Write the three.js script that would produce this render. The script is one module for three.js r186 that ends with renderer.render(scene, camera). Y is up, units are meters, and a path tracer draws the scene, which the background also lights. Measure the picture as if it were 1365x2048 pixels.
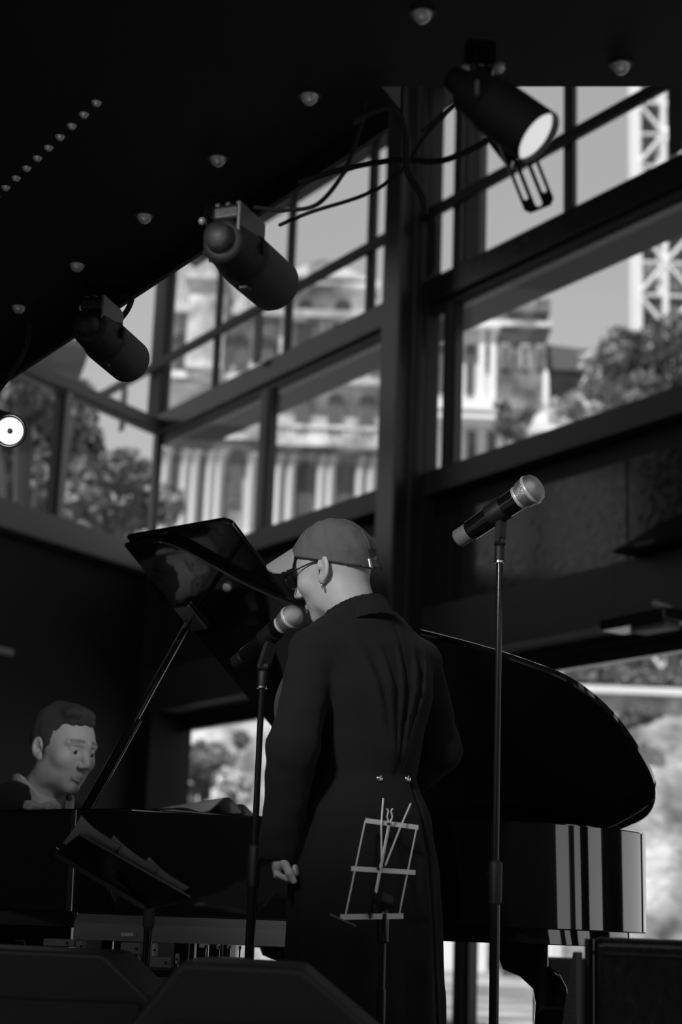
import * as THREE from 'three';
import { RoundedBoxGeometry } from 'three/addons/geometries/RoundedBoxGeometry.js';
import { mergeGeometries, toCreasedNormals } from 'three/addons/utils/BufferGeometryUtils.js';
import { ImprovedNoise } from 'three/addons/math/ImprovedNoise.js';

// ------------------------------------------------------------------ camera, sky, sun, exposure
const F = 3348.035, TILT = 0.244638, ROLL = 0.036279, EYE = 0.68;      // focal length in pixels of a 1365 x 2048 frame, radians, metres
const scene = new THREE.Scene();
const V3 = (x, y, d) => new THREE.Vector3(x, y, -d);                     // x right, y up, d distance ahead
const fwd = V3(0, Math.sin(TILT), Math.cos(TILT));
const r0 = V3(1, 0, 0), u0 = V3(0, Math.cos(TILT), -Math.sin(TILT));
const rgt = r0.clone().multiplyScalar(Math.cos(ROLL)).addScaledVector(u0, Math.sin(ROLL));
const upv = u0.clone().multiplyScalar(Math.cos(ROLL)).addScaledVector(r0, -Math.sin(ROLL));
const camera = new THREE.PerspectiveCamera(2 * Math.atan(1024 / F) * 180 / Math.PI, 1365 / 2048, 0.05, 400);
camera.position.set(0, EYE, 0);
camera.quaternion.setFromRotationMatrix(new THREE.Matrix4().makeBasis(rgt, upv, fwd.clone().negate()));
camera.focus = 4.15;
camera.userData.fStop = 2.6;
scene.add(camera);

const renderer = new THREE.WebGLRenderer();
renderer.toneMapping = THREE.LinearToneMapping;
renderer.toneMappingExposure = 1.3;
renderer.shadowMap.enabled = true;

{ // an even hazy sky, a little deeper overhead
  const w = 16, h = 128, data = new Float32Array(w * h * 4);
  for (let j = 0; j < h; j++) {
    const el = Math.max(0, (j + 0.5) / h * 180 - 90);
    const g = 0.27 + 0.36 * Math.exp(-el / 15);
    for (let i = 0; i < w; i++) data.set([g, g, g, 1], (j * w + i) * 4);
  }
  const t = new THREE.DataTexture(data, w, h, THREE.RGBAFormat, THREE.FloatType);
  t.mapping = THREE.EquirectangularReflectionMapping; t.magFilter = THREE.LinearFilter; t.minFilter = THREE.LinearFilter; t.needsUpdate = true;
  scene.background = t; scene.environment = t;
}
const sun = new THREE.DirectionalLight(0xffffff, 4.2);
sun.position.set(-4, 38, 14); sun.target.position.set(0, 0, -6);
sun.castShadow = true; sun.shadow.mapSize.set(2048, 2048);
Object.assign(sun.shadow.camera, { left: -40, right: 40, top: 40, bottom: -40, near: 1, far: 120 });
scene.add(sun, sun.target);

// ------------------------------------------------------------------ helpers
let seed = 7;
const rnd = () => { seed = (seed * 1664525 + 1013904223) >>> 0; return seed / 4294967296; };
const rr = (a, b) => a + (b - a) * rnd();
const perlin = new ImprovedNoise();
const N3 = (x, y, z) => perlin.noise(x + 11.3, y + 5.7, z + 3.1);
const clamp = (x, a = 0, b = 1) => Math.min(b, Math.max(a, x));
const sstep = (a, b, x) => { const t = clamp((x - a) / (b - a)); return t * t * (3 - 2 * t); };
const mix = (a, b, t) => a + (b - a) * t;

function at(px, py, d) {                                                  // the point d metres ahead that stands at a pixel
  const v = fwd.clone().addScaledVector(rgt, (px - 682.5) / F).addScaledVector(upv, -(py - 1024) / F);
  return v.multiplyScalar(d / -v.z).add(new THREE.Vector3(0, EYE, 0));
}
function noiseTex(size, f, lo, hi, srgb, stretch = 1, oct = 4) {           // tiling-free enough grey noise, used for grain, relief, stains and painted dapple
  const data = new Uint8Array(size * size * 4);
  for (let j = 0; j < size; j++) for (let i = 0; i < size; i++) {
    let v = 0, a = 0.5, k = f;
    for (let o = 0; o < oct; o++) { v += a * N3(i / size * k, j / size * k * stretch, o * 7.7); a *= 0.55; k *= 2.1; }
    const g = 255 * clamp(mix(lo, hi, clamp(0.5 + v)));
    data.set([g, g, g, 255], (j * size + i) * 4);
  }
  const t = new THREE.DataTexture(data, size, size);
  t.wrapS = t.wrapT = THREE.RepeatWrapping; t.magFilter = THREE.LinearFilter; t.minFilter = THREE.LinearMipmapLinearFilter; t.generateMipmaps = true;
  if (srgb) t.colorSpace = THREE.SRGBColorSpace;
  t.needsUpdate = true;
  return t;
}
const rep = (t, x, y = x) => { const c = t.clone(); c.repeat.set(x, y); c.needsUpdate = true; return c; };
const grainT = noiseTex(256, 24, 0, 1), stainDappleT = noiseTex(512, 7, 0.35, 1.1, true), smearT = noiseTex(256, 9, 0.1, 0.9), weaveT = noiseTex(256, 60, 0, 1, false, 1, 2), woodT = noiseTex(256, 5, 0.3, 1.0, true, 12);

function M(g, rough = 0.6, o = {}) {
  const { phys, ...rest } = o, m = phys ? new THREE.MeshPhysicalMaterial({ roughness: rough, ...phys, ...rest }) : new THREE.MeshStandardMaterial({ roughness: rough, ...rest });
  m.color.setRGB(g, g, g);
  return m;
}
const MT = {
  steel: M(0.022, 0.32, { roughnessMap: rep(smearT, 2), bumpMap: rep(grainT, 6), bumpScale: 0.0004 }),
  steelSoft: M(0.04, 0.45, { bumpMap: rep(grainT, 6), bumpScale: 0.0004 }),
  blackSteel: M(0.009, 0.6, { bumpMap: rep(grainT, 8), bumpScale: 0.0005 }),
  panel: M(0.034, 0.28, { roughnessMap: rep(smearT, 2) }),
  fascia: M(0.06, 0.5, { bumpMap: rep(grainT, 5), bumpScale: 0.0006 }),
  soffit: M(0.88, 0.4),
  roof: M(0.03, 0.9, { bumpMap: rep(grainT, 9), bumpScale: 0.001 }),
  floor: M(0.03, 0.5, { roughnessMap: rep(smearT, 4), bumpMap: rep(woodT, 3), bumpScale: 0.001 }),
  darkWall: M(0.011, 0.8, { bumpMap: rep(grainT, 8), bumpScale: 0.001 }),
  lacquer: M(0.006, 0.06, { phys: { clearcoat: 1, clearcoatRoughness: 0.02, ior: 1.85 } }),
  lacquerIn: M(0.006, 0.10, { phys: { clearcoat: 1, clearcoatRoughness: 0.05 } }),
  chrome: M(0.75, 0.16, { metalness: 1 }),
  steelBright: M(0.75, 0.38, { metalness: 0.35 }),
  blackMetal: M(0.012, 0.16),
  blackPlastic: M(0.009, 0.45, { bumpMap: rep(grainT, 4), bumpScale: 0.0003 }),
  grille: M(0.55, 0.38, { metalness: 0.9, bumpMap: rep(weaveT, 2), bumpScale: 0.0012 }),
  brass: M(0.5, 0.28, { metalness: 1 }),
  rubber: M(0.012, 0.8),
  wool: M(0.0045, 0.95, { phys: { sheen: 0.28, sheenRoughness: 0.5, sheenColor: new THREE.Color(0.12, 0.12, 0.12) }, bumpMap: rep(weaveT, 6), bumpScale: 0.0008 }),
  woolDark: M(0.01, 0.95, { bumpMap: rep(weaveT, 6), bumpScale: 0.0008 }),
  capCloth: M(0.1, 0.92, { bumpMap: rep(weaveT, 3), bumpScale: 0.0008 }),
  brimCloth: M(0.27, 0.92, { bumpMap: rep(weaveT, 3), bumpScale: 0.0006 }),
  shirt: M(0.42, 0.85),
  skin: M(0.45, 0.55, { phys: { sheen: 0.1 }, vertexColors: true }),
  paper: M(0.5, 0.8), paperGrey: M(0.36, 0.8),
  leather: M(0.016, 0.38, { bumpMap: rep(grainT, 3), bumpScale: 0.0004, roughnessMap: rep(smearT, 2) }),
  canvas: M(0.16, 0.9, { bumpMap: rep(woodT, 2), bumpScale: 0.003 }),
  greyBox: M(0.15, 0.6, { bumpMap: rep(grainT, 4), bumpScale: 0.0004 }),
  paleBox: M(0.42, 0.6), midBox: M(0.16, 0.6),
  stone: M(0.9, 0.9, { map: rep(stainDappleT, 0.12), bumpMap: rep(stainDappleT, 0.25), bumpScale: 0.03 }),
  stoneDark: M(0.34, 0.9, { map: rep(stainDappleT, 0.15), bumpMap: rep(stainDappleT, 0.3), bumpScale: 0.03 }),
  bank: M(0.72, 0.95, { map: rep(stainDappleT, 0.11), bumpMap: rep(stainDappleT, 0.4), bumpScale: 0.05 }),  // the map here stands in for mottled sun and shadow on the bank
  recess: M(0.07, 0.4), slate: M(0.09, 0.8),
  paving: M(0.5, 0.9, { map: rep(stainDappleT, 0.07) }),
  leaf: M(0.15, 0.8, { side: THREE.DoubleSide }), leafPale: M(0.5, 0.8, { side: THREE.DoubleSide }),
  bark: M(0.06, 0.95), whitePaint: M(0.75, 0.5), meshNet: M(0.1, 0.9),
  glass: new THREE.MeshPhysicalMaterial({ color: 0xffffff, roughness: 0.02, transmission: 1, thickness: 0, ior: 1.16 }),
  lens: new THREE.MeshPhysicalMaterial({ color: 0xffffff, roughness: 0.05, transmission: 1, thickness: 0, ior: 1.5 }),
};
const glow = (e) => { const m = M(0.6, 0.5); m.emissive.setRGB(1, 1, 1); m.emissiveIntensity = e; return m; };

const taken = new Map();
function numbered(name) { const n = taken.get(name) ?? 0; taken.set(name, n + 1); return n ? name + '_' + String(n).padStart(3, '0') : name; }
function clean(g) {
  let c = g.index ? g.toNonIndexed() : g;
  for (const k of Object.keys(c.attributes)) if (!['position', 'normal', 'uv'].includes(k)) c.deleteAttribute(k);
  if (!c.attributes.normal) c.computeVertexNormals();
  if (!c.attributes.uv) c.setAttribute('uv', new THREE.BufferAttribute(new Float32Array(c.attributes.position.count * 2), 2));
  return c;
}
const merge = (gs) => (Array.isArray(gs) ? (gs.length === 1 ? gs[0] : mergeGeometries(gs.map(clean))) : gs);
function mesh(name, gs, m, parent = scene) {
  const o = new THREE.Mesh(merge(gs), m);
  o.name = parent === scene ? numbered(name) : name; o.castShadow = o.receiveShadow = true;
  parent.add(o);
  return o;
}
function tag(o, label, category, group) { Object.assign(o.userData, { label, category }); if (group) o.userData.group = group; return o; }
function thing(name, label, category, pos = new THREE.Vector3(), turn = 0, group) {
  const o = new THREE.Group(); o.name = numbered(name); o.position.copy(pos); o.rotation.y = turn; scene.add(o);
  return tag(o, label, category, group);
}
function struct(o) { o.userData.kind = 'structure'; return o; }
function box(x0, x1, y0, y1, z0, z1, r = 0) {
  const w = x1 - x0, h = y1 - y0, d = z1 - z0;
  const g = r ? new RoundedBoxGeometry(w, h, d, 2, Math.min(r, w / 2.01, h / 2.01, d / 2.01)) : new THREE.BoxGeometry(w, h, d);
  uvMetres(g.translate((x0 + x1) / 2, (y0 + y1) / 2, (z0 + z1) / 2));
  return g;
}
function uvMetres(g) {                                                     // box mapping in metres
  if (g.index) { const c = g.toNonIndexed(); g.copy(c); g.index = null; }
  if (!g.attributes.normal) g.computeVertexNormals();
  const p = g.attributes.position, n = g.attributes.normal, uv = new Float32Array(p.count * 2);
  for (let i = 0; i < p.count; i++) {
    const a = Math.abs(n.getX(i)), b = Math.abs(n.getY(i)), c = Math.abs(n.getZ(i));
    if (b >= a && b >= c) { uv[2 * i] = p.getX(i); uv[2 * i + 1] = p.getZ(i); }
    else if (a > c) { uv[2 * i] = p.getZ(i); uv[2 * i + 1] = p.getY(i); }
    else { uv[2 * i] = p.getX(i); uv[2 * i + 1] = p.getY(i); }
  }
  g.setAttribute('uv', new THREE.BufferAttribute(uv, 2));
  return g;
}
function rod(a, b, ra, rb = ra, seg = 16) {
  const d = b.clone().sub(a), L = d.length();
  const g = new THREE.CylinderGeometry(rb, ra, L, seg, 1);
  g.applyQuaternion(new THREE.Quaternion().setFromUnitVectors(new THREE.Vector3(0, 1, 0), d.normalize()));
  return g.translate((a.x + b.x) / 2, (a.y + b.y) / 2, (a.z + b.z) / 2);
}
const P = (x, y, z) => new THREE.Vector3(x, y, z);
function wire(pts, r, seg = 60, rad = 8) { return new THREE.TubeGeometry(new THREE.CatmullRomCurve3(pts), seg, r, rad); }
function lathe(pts, seg = 32) { return new THREE.LatheGeometry(pts.map(([r, y]) => new THREE.Vector2(r, y)), seg); }
function aim(g, a, dir) { g.applyQuaternion(new THREE.Quaternion().setFromUnitVectors(P(0, 1, 0), dir.clone().normalize())); return g.translate(a.x, a.y, a.z); }
function extr(pts, depth, bevel = 0.002, seg = 1) {                       // a 2-D outline given thickness along z
  const s = new THREE.Shape(pts.map(([x, y]) => new THREE.Vector2(x, y)));
  return new THREE.ExtrudeGeometry(s, { depth: depth - 2 * bevel, bevelEnabled: bevel > 0, bevelThickness: bevel, bevelSize: bevel, bevelOffset: -bevel, bevelSegments: seg + 1, curveSegments: 24 }).translate(0, 0, bevel);
}
function beam(a, b, w, h, up = P(0, 1, 0)) {                              // rectangular bar between two points
  const d = b.clone().sub(a), L = d.length(), z = d.normalize(), x = new THREE.Vector3().crossVectors(up, z).normalize(), y = new THREE.Vector3().crossVectors(z, x);
  const g = new THREE.BoxGeometry(w, h, L);
  g.applyMatrix4(new THREE.Matrix4().makeBasis(x, y, z));
  return g.translate((a.x + b.x) / 2, (a.y + b.y) / 2, (a.z + b.z) / 2);
}

// signed distances and a surface-nets mesher for bodies and clothes
const smin = (a, b, k) => { const h = Math.max(k - Math.abs(a - b), 0) / k; return Math.min(a, b) - h * h * k * 0.25; };
const smax = (a, b, k) => -smin(-a, -b, k);
function ell(x, y, z, cx, cy, cz, rx, ry, rz) {
  const a = (x - cx) / rx, b = (y - cy) / ry, c = (z - cz) / rz, k0 = Math.hypot(a, b, c), k1 = Math.hypot(a / rx, b / ry, c / rz);
  return k1 < 1e-9 ? -Math.min(rx, ry, rz) : k0 * (k0 - 1) / k1;
}
function cap(x, y, z, ax, ay, az, bx, by, bz, ra, rb) {
  const dx = bx - ax, dy = by - ay, dz = bz - az, px = x - ax, py = y - ay, pz = z - az;
  const h = clamp((px * dx + py * dy + pz * dz) / (dx * dx + dy * dy + dz * dz));
  return Math.hypot(px - dx * h, py - dy * h, pz - dz * h) - mix(ra, rb, h);
}
function nets(sdf, lo, hi, cell) {
  const n = [0, 1, 2].map((k) => Math.ceil((hi[k] - lo[k]) / cell) + 1), [nx, ny, nz] = n;
  const val = new Float32Array(nx * ny * nz);
  for (let k = 0, i = 0; k < nz; k++) for (let j = 0; j < ny; j++) for (let a = 0; a < nx; a++, i++) val[i] = sdf(lo[0] + a * cell, lo[1] + j * cell, lo[2] + k * cell);
  const id = new Int32Array(nx * ny * nz).fill(-1), pos = [], idx = [];
  const at3 = (a, j, k) => a + nx * (j + ny * k);
  const corners = [[0, 0, 0], [1, 0, 0], [0, 1, 0], [1, 1, 0], [0, 0, 1], [1, 0, 1], [0, 1, 1], [1, 1, 1]];
  const edges = [[0, 1], [2, 3], [4, 5], [6, 7], [0, 2], [1, 3], [4, 6], [5, 7], [0, 4], [1, 5], [2, 6], [3, 7]];
  for (let k = 0; k < nz - 1; k++) for (let j = 0; j < ny - 1; j++) for (let a = 0; a < nx - 1; a++) {
    const v = corners.map(([x, y, z]) => val[at3(a + x, j + y, k + z)]);
    let m = 0; for (let c = 0; c < 8; c++) if (v[c] < 0) m++;
    if (!m || m === 8) continue;
    let sx = 0, sy = 0, sz = 0, c = 0;
    for (const [p, q] of edges) if ((v[p] < 0) !== (v[q] < 0)) {
      const t = v[p] / (v[p] - v[q]), A = corners[p], B = corners[q];
      sx += A[0] + (B[0] - A[0]) * t; sy += A[1] + (B[1] - A[1]) * t; sz += A[2] + (B[2] - A[2]) * t; c++;
    }
    id[at3(a, j, k)] = pos.length / 3;
    pos.push(lo[0] + (a + sx / c) * cell, lo[1] + (j + sy / c) * cell, lo[2] + (k + sz / c) * cell);
  }
  const quad = (p, q, r, s, flip) => { if (p < 0 || q < 0 || r < 0 || s < 0) return; flip ? idx.push(p, q, r, p, r, s) : idx.push(p, r, q, p, s, r); };
  for (let k = 1; k < nz - 1; k++) for (let j = 1; j < ny - 1; j++) for (let a = 1; a < nx - 1; a++) {
    const v = val[at3(a, j, k)] < 0;
    if (v !== val[at3(a + 1, j, k)] < 0) quad(id[at3(a, j - 1, k - 1)], id[at3(a, j, k - 1)], id[at3(a, j, k)], id[at3(a, j - 1, k)], v);
    if (v !== val[at3(a, j + 1, k)] < 0) quad(id[at3(a - 1, j, k - 1)], id[at3(a - 1, j, k)], id[at3(a, j, k)], id[at3(a, j, k - 1)], v);
    if (v !== val[at3(a, j, k + 1)] < 0) quad(id[at3(a - 1, j - 1, k)], id[at3(a, j - 1, k)], id[at3(a, j, k)], id[at3(a - 1, j, k)], v);
  }
  const g = new THREE.BufferGeometry();
  g.setAttribute('position', new THREE.Float32BufferAttribute(pos, 3)); g.setIndex(idx);
  g.computeVertexNormals();
  const p = g.attributes.position, nn = g.attributes.normal, uv = new Float32Array(p.count * 2), e = cell * 0.3;
  for (let i = 0; i < p.count; i++) {                                      // normals from the field itself
    const x = p.getX(i), y = p.getY(i), z = p.getZ(i);
    const gx = sdf(x + e, y, z) - sdf(x - e, y, z), gy = sdf(x, y + e, z) - sdf(x, y - e, z), gz = sdf(x, y, z + e) - sdf(x, y, z - e), L = Math.hypot(gx, gy, gz) || 1;
    nn.setXYZ(i, gx / L, gy / L, gz / L);
    uv[2 * i] = Math.atan2(x, z) * 0.25; uv[2 * i + 1] = y;
  }
  g.setAttribute('uv', new THREE.BufferAttribute(uv, 2));
  return g;
}
function paint(g, fn) {                                                   // one grey per vertex
  const p = g.attributes.position, c = new Float32Array(p.count * 3);
  for (let i = 0; i < p.count; i++) { const v = fn(p.getX(i), p.getY(i), p.getZ(i)); c[3 * i] = c[3 * i + 1] = c[3 * i + 2] = v; }
  g.setAttribute('color', new THREE.BufferAttribute(c, 3));
  return g;
}
const joinBody = (gs) => mergeGeometries(gs.map((g) => { const c = g.index ? g.toNonIndexed() : g; return c; }));

// ------------------------------------------------------------------ the glazed wall behind the stage
const YA = 0.574852;
const C0 = V3(-1.58685, 0, 14.35187);                                    // the foot of the far corner
const wallTurn = YA - Math.PI / 2;                                        // local x runs along the wall towards the camera, z into the room
const ROOF = 6.7, GZ = -0.1, LZ = -0.27;
const wallBack = new THREE.Group(); wallBack.name = 'wall_back'; wallBack.position.copy(C0); wallBack.rotation.y = wallTurn; scene.add(struct(wallBack));
const wb = (name, x0, x1, y0, y1, z0, z1, m, r = 0) => mesh(name, box(x0, x1, y0, y1, z0, z1, r), m, wallBack);
const END = 16.5;
// beams that run the whole length
wb('transom', -0.2, END, 4.96, 5.15, -0.12, 0, MT.steel, 0.006);
wb('header_frame', -0.2, END, 4.87, 4.96, -0.12, -0.05, MT.steelSoft);
wb('header_highlight_bead', -0.2, END, 4.90, 4.912, -0.05, -0.035, MT.fascia);  // paler bead standing in for the lit soffit edge
wb('terrace_slab', -0.3, END, 4.94, 5.12, -0.5, -0.12, MT.blackSteel);
wb('sill_beam', -0.42, END, 3.57, 3.735, -0.14, 0.0, MT.fascia, 0.006);
wb('shadow_gap', -0.42, END, 3.43, 3.57, -0.22, -0.12, MT.blackSteel);
for (const [a, b] of [[-0.42, 1.66], [1.665, 3.74], [3.95, 4.08], [4.09, 5.84], [5.86, 7.8], [7.82, 9.8], [9.82, 12], [12.02, 14], [14.02, END]]) wb('spandrel_panel', a, b, 2.74, 3.43, -0.14, -0.1, MT.panel);
for (const [a, b] of [[-0.4, 1.9], [1.908, 3.74], [3.95, 5.84], [5.86, 7.9], [7.91, 10], [10.01, 13], [13.01, END]]) {
  wb('fascia_panel', a, b, 2.437, 2.79, -0.06, a > 5 ? 0.02 : 0, MT.fascia, 0.004);
  wb('soffit_board', a, b, 2.445, 2.47, LZ, -0.055, MT.soffit);
}
wb('low_header', 0, END, 2.285, 2.45, LZ - 0.06, LZ, MT.steel);
wb('low_header_highlight_bead', 0, END, 2.375, 2.387, LZ, LZ + 0.012, MT.steelSoft);  // paler bead drawn as the highlight along the frame edge
wb('low_kerb', 0, END, 0, 0.1, LZ - 0.06, LZ + 0.02, MT.steel);
wb('corner_pier', -0.2, 0.06, 0, 2.45, -0.3, 0.0, MT.darkWall);
wb('corner_pier', -0.9, 0.05, 0, 3.6, -0.4, -0.3, MT.darkWall);
wb('corner_pier', -0.6, -0.19, 0, 3.6, -0.3, 0.0, MT.darkWall);
// column: a deep flat post that stands into the room, two paler beads drawn as highlights down its near side
wb('column', 3.736, 3.952, 0, ROOF, -0.1, 0.25, MT.steel, 0.004);
wb('column_bead', 3.94, 3.957, 0, ROOF, 0.235, 0.256, MT.fascia, 0.004);
wb('column_bead', 3.945, 3.96, 0, ROOF, 0.115, 0.135, MT.fascia, 0.004);
wb('column_bead', 3.945, 3.965, 0, ROOF, 0.06, 0.11, MT.blackSteel, 0.004);
wb('column_bead', 3.945, 3.958, 0, ROOF, -0.1, 0.02, MT.blackSteel, 0.004);
// mullions of the upper lights: narrow in front, the depth of the frame shows beside them
wb('corner_post', -0.42, -0.17, 5.15, ROOF, -0.1, 0.0, MT.blackSteel, 0.006);
const mull = (x0, w, dep, y0, y1, z = 0) => {
  wb('mullion', x0, x0 + w, y0, y1, z - dep, z - 0.012, MT.steel, 0.003);
  wb('mullion_highlight_bead', x0 + w * 0.25, x0 + w * 0.8, y0, y1, z - 0.014, z, MT.steelSoft, 0.003);  // proud strip in paler steel, drawn as the highlight along the mullion
};
const UP = [[0.775, 0.075], [1.945, 0.085], [3.12, 0.09], [4.2, 0.09], [5.37, 0.09], [6.43, 0.08], [7.7, 0.08], [8.9, 0.08], [10.1, 0.08], [11.3, 0.08], [12.5, 0.08], [13.7, 0.08], [14.9, 0.08]];
for (const [a, w] of UP) mull(a, w, 0.05, 5.15, ROOF);
for (let i = 0; i < 3; i++) wb('mullion', 4.29 + i * 0.012, 4.31 + i * 0.012, 5.15, ROOF, -0.07 - i * 0.03, -0.05 - i * 0.03, i % 2 ? MT.steelSoft : MT.steel, 0.003);
wb('mullion', 4.2, 4.295, 5.15, ROOF, -0.15, -0.05, MT.blackSteel);
wb('mullion', 4.3, 4.34, 5.15, ROOF, -0.2, -0.14, MT.fascia);
// mullions of the middle band and of the ground floor
for (const [a, w] of [[1.64, 0.17], [4.12, 0.14], [8.2, 0.16], [11.4, 0.16]]) mull(a, w, 0.08, 3.735, 4.9);
wb('mullion', -0.26, -0.17, 3.735, 4.96, -0.06, -0.0, MT.steel, 0.006);
for (const [a, w] of [[4.03, 0.17], [6.6, 0.2], [8.3, 0.35], [10.3, 0.9], [12.5, 1.2], [14.9, 1.1]]) {
  wb('mullion', a, a + w, 0, 2.3, LZ - 0.06, LZ + 0.01, MT.steel);
  wb('mullion_highlight_bead', a + w * 0.55, a + w * 0.75, 0, 2.3, LZ + 0.01, LZ + 0.03, MT.steelSoft, 0.006);  // paler strip again carries the highlight, on the ground floor mullions
}
// panes
const panes = (edges, y0, y1, z) => { for (let i = 0; i + 1 < edges.length; i++) wb('pane', edges[i] + 0.03, edges[i + 1] + 0.02, y0, y1, z - 0.004, z + 0.004, MT.glass); };
panes([-0.2, ...UP.map(([a]) => a), END], 5.14, ROOF, -0.04);
panes([-0.24, 1.64, 3.72], 3.72, 4.9, -0.06); panes([3.9, 4.12, 8.2, 11.4, END], 3.72, 4.9, -0.06);
panes([0.02, 3.72], 0.1, 2.3, LZ - 0.03); panes([3.9, 4.03, 6.6, 8.3, 10.3, 12.5, 14.9, END], 0.1, 2.3, LZ - 0.03);

// the railing in front of the upper lights
{
  const g = thing('gallery_railing', 'dark flat gallery handrail running across the upper window lights', 'railing', C0, wallTurn);
  mesh('handrail', box(-1.35, 7.4, 5.565, 5.645, 0.03, 0.075, 0.008), MT.blackSteel, g);
  for (const s of [-0.82, 1.66, 4.04, 6.45]) mesh('baluster', extr([[s - 0.06, 5.13], [s + 0.04, 5.13], [s + 0.06, 5.2], [s + 0.06, 5.5], [s + 0.03, 5.57], [s - 0.06, 5.57]], 0.014, 0.003).translate(0, 0, 0.045), MT.steelSoft, g);
}

// ------------------------------------------------------------------ the wall on the left
const CL = C0.clone().add(P(-0.2 * Math.sin(YA), 0, -0.2 * Math.cos(YA)));
const wallLeft = new THREE.Group(); wallLeft.name = 'wall_left'; wallLeft.position.copy(CL); wallLeft.rotation.y = Math.atan2(0.85, 0.53); scene.add(struct(wallLeft));   // local x runs to the corner
const wl = (name, x0, x1, y0, y1, z0, z1, m, r = 0) => mesh(name, box(x0, x1, y0, y1, z0, z1, r), m, wallLeft);
const LE = -20;
wl('wall_panel', LE, 0, 0, 3.64, -0.2, 0.0, MT.darkWall);
wl('sill_ledge', LE, 0, 3.64, 3.88, -0.2, 0.14, M(0.17, 0.6), 0.02);  // grey lightened to hold the light this ledge faces
wl('rail_beam', LE, 0.1, 5.0, 5.1, -0.12, 0.06, M(0.14, 0.5), 0.01);
wl('rail_bead', LE, 0.1, 4.965, 4.98, -0.04, 0.03, MT.steelSoft);
for (const x of [-1.24, -3.4]) {
  wl('post', x - 0.055, x + 0.055, 3.88, 5.0, -0.08, 0.0, MT.blackSteel);
  wl('post_face', x - 0.015, x + 0.05, 3.88, 5.0, 0.0, 0.035, M(0.3, 0.5), 0.006);
}
wl('added_upper_wall', LE, -4.4, 3.88, ROOF, -0.16, -0.02, MT.darkWall);  // added out of view to keep bright sky off the panes and stage
for (let x = 0; x > -4; x -= 2.2) { wl('pane', x - 2.2 + (x ? 0 : 0.04), x - 0.02, 3.86, 4.98, -0.044, -0.036, MT.glass); wl('pane', x - 2.2, x - 0.02, 5.1, ROOF, -0.044, -0.036, MT.glass); }
wl('ledge_strip', LE, -1.66, 2.68, 2.735, 0.0, 0.05, M(0.3, 0.5), 0.01);

// floor, roof, the steel soffit over the camera
{
  const s = (pts) => new THREE.Shape(pts.map(([x, d]) => new THREE.Vector2(x, d)));
  const slab = (pts, y0, y1) => uvMetres(new THREE.ExtrudeGeometry(s(pts), { depth: y1 - y0, bevelEnabled: false }).rotateX(-Math.PI / 2).translate(0, y0, 0));
  const e = P(1, 0, 0); void e;
  const along = (t, o = 0) => [C0.x + Math.sin(YA) * t + Math.cos(YA) * o, -C0.z - Math.cos(YA) * t + Math.sin(YA) * o];   // o metres outside the glazed wall
  const leftAt = (t) => [CL.x - 0.53 * t - 0.1, -CL.z - 0.85 * t + 0.1];
  const outline = [along(-0.3, 0.35), along(END, 0.35), [9, -2.2], [-14, -2.2], leftAt(19)];
  struct(mesh('floor', slab([along(-0.3, 0.35), along(END, 0.35), [12, -5.2], [-15, -5.2], leftAt(21)], -0.2, 0), MT.floor));
  struct(mesh('ceiling', slab([along(-0.3, 0.35), along(END, 0.35), [9, -0.6], [-12, -0.6], leftAt(17)], ROOF, ROOF + 0.25), MT.roof)); void outline;
  const rear = struct(mesh('added_wall_rear', box(-15, 12, 0, 3.2, 5.0, 5.2), MT.darkWall)); void rear;  // added unseen dark wall, so the piano rim mirrors something dark
  const H = 2.296, k = 0.8;
  const soff = struct(mesh('trim_1', slab([[0.09, 3.09], [-2.6, 7.32], [-4.2, 7.3], [-0.66, 2.1], [-0.2, 1.9], [4.2, 1.9], [4.2, 2.69], [0.05, 3.0]], H, H + 0.16), MT.blackSteel));
  soff.userData.label = 'black steel soffit overhead';
  const nut = lathe([[0, -0.018], [0.009, -0.0165], [0.0155, -0.0095], [0.0185, 0]], 16);
  const bolts = [[0.143, 3.4], [-0.116, 3.806], [-0.368, 4.175], [-0.609, 4.573], [-0.865, 4.97], [-1.121, 5.365], [-1.377, 5.76], [0.627, 3.598]];
  for (const [x, d] of bolts) {
    mesh('washer', new THREE.CylinderGeometry(0.024, 0.024, 0.003, 20).translate(x * k, H - 0.0015, -d * k), MT.steelSoft, soff);
    mesh('bolt', nut.clone().translate(x * k, H - 0.003, -d * k), MT.steelBright, soff);
  }
  const a = [-1.03, 4.48], b = [-0.66, 3.885];
  for (let i = 0; i < 10; i++) { const t = i / 9, x = mix(a[0], b[0], t) * k, d = mix(a[1], b[1], t) * k; mesh('rivet', lathe([[0, -0.009], [0.006, -0.0075], [0.0105, 0]], 12).translate(x, H, -d), MT.steelBright, soff); }
  mesh('edge_angle', beam(V3(0.09 * k, H - 0.02, 3.87 * k), V3(-2.6, H - 0.02, 7.32), 0.012, 0.04), MT.blackSteel, soff);
}

// ------------------------------------------------------------------ outdoors
struct(mesh('ground', box(-120, 120, -0.12, -0.06, -200, 30), MT.paving));

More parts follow.
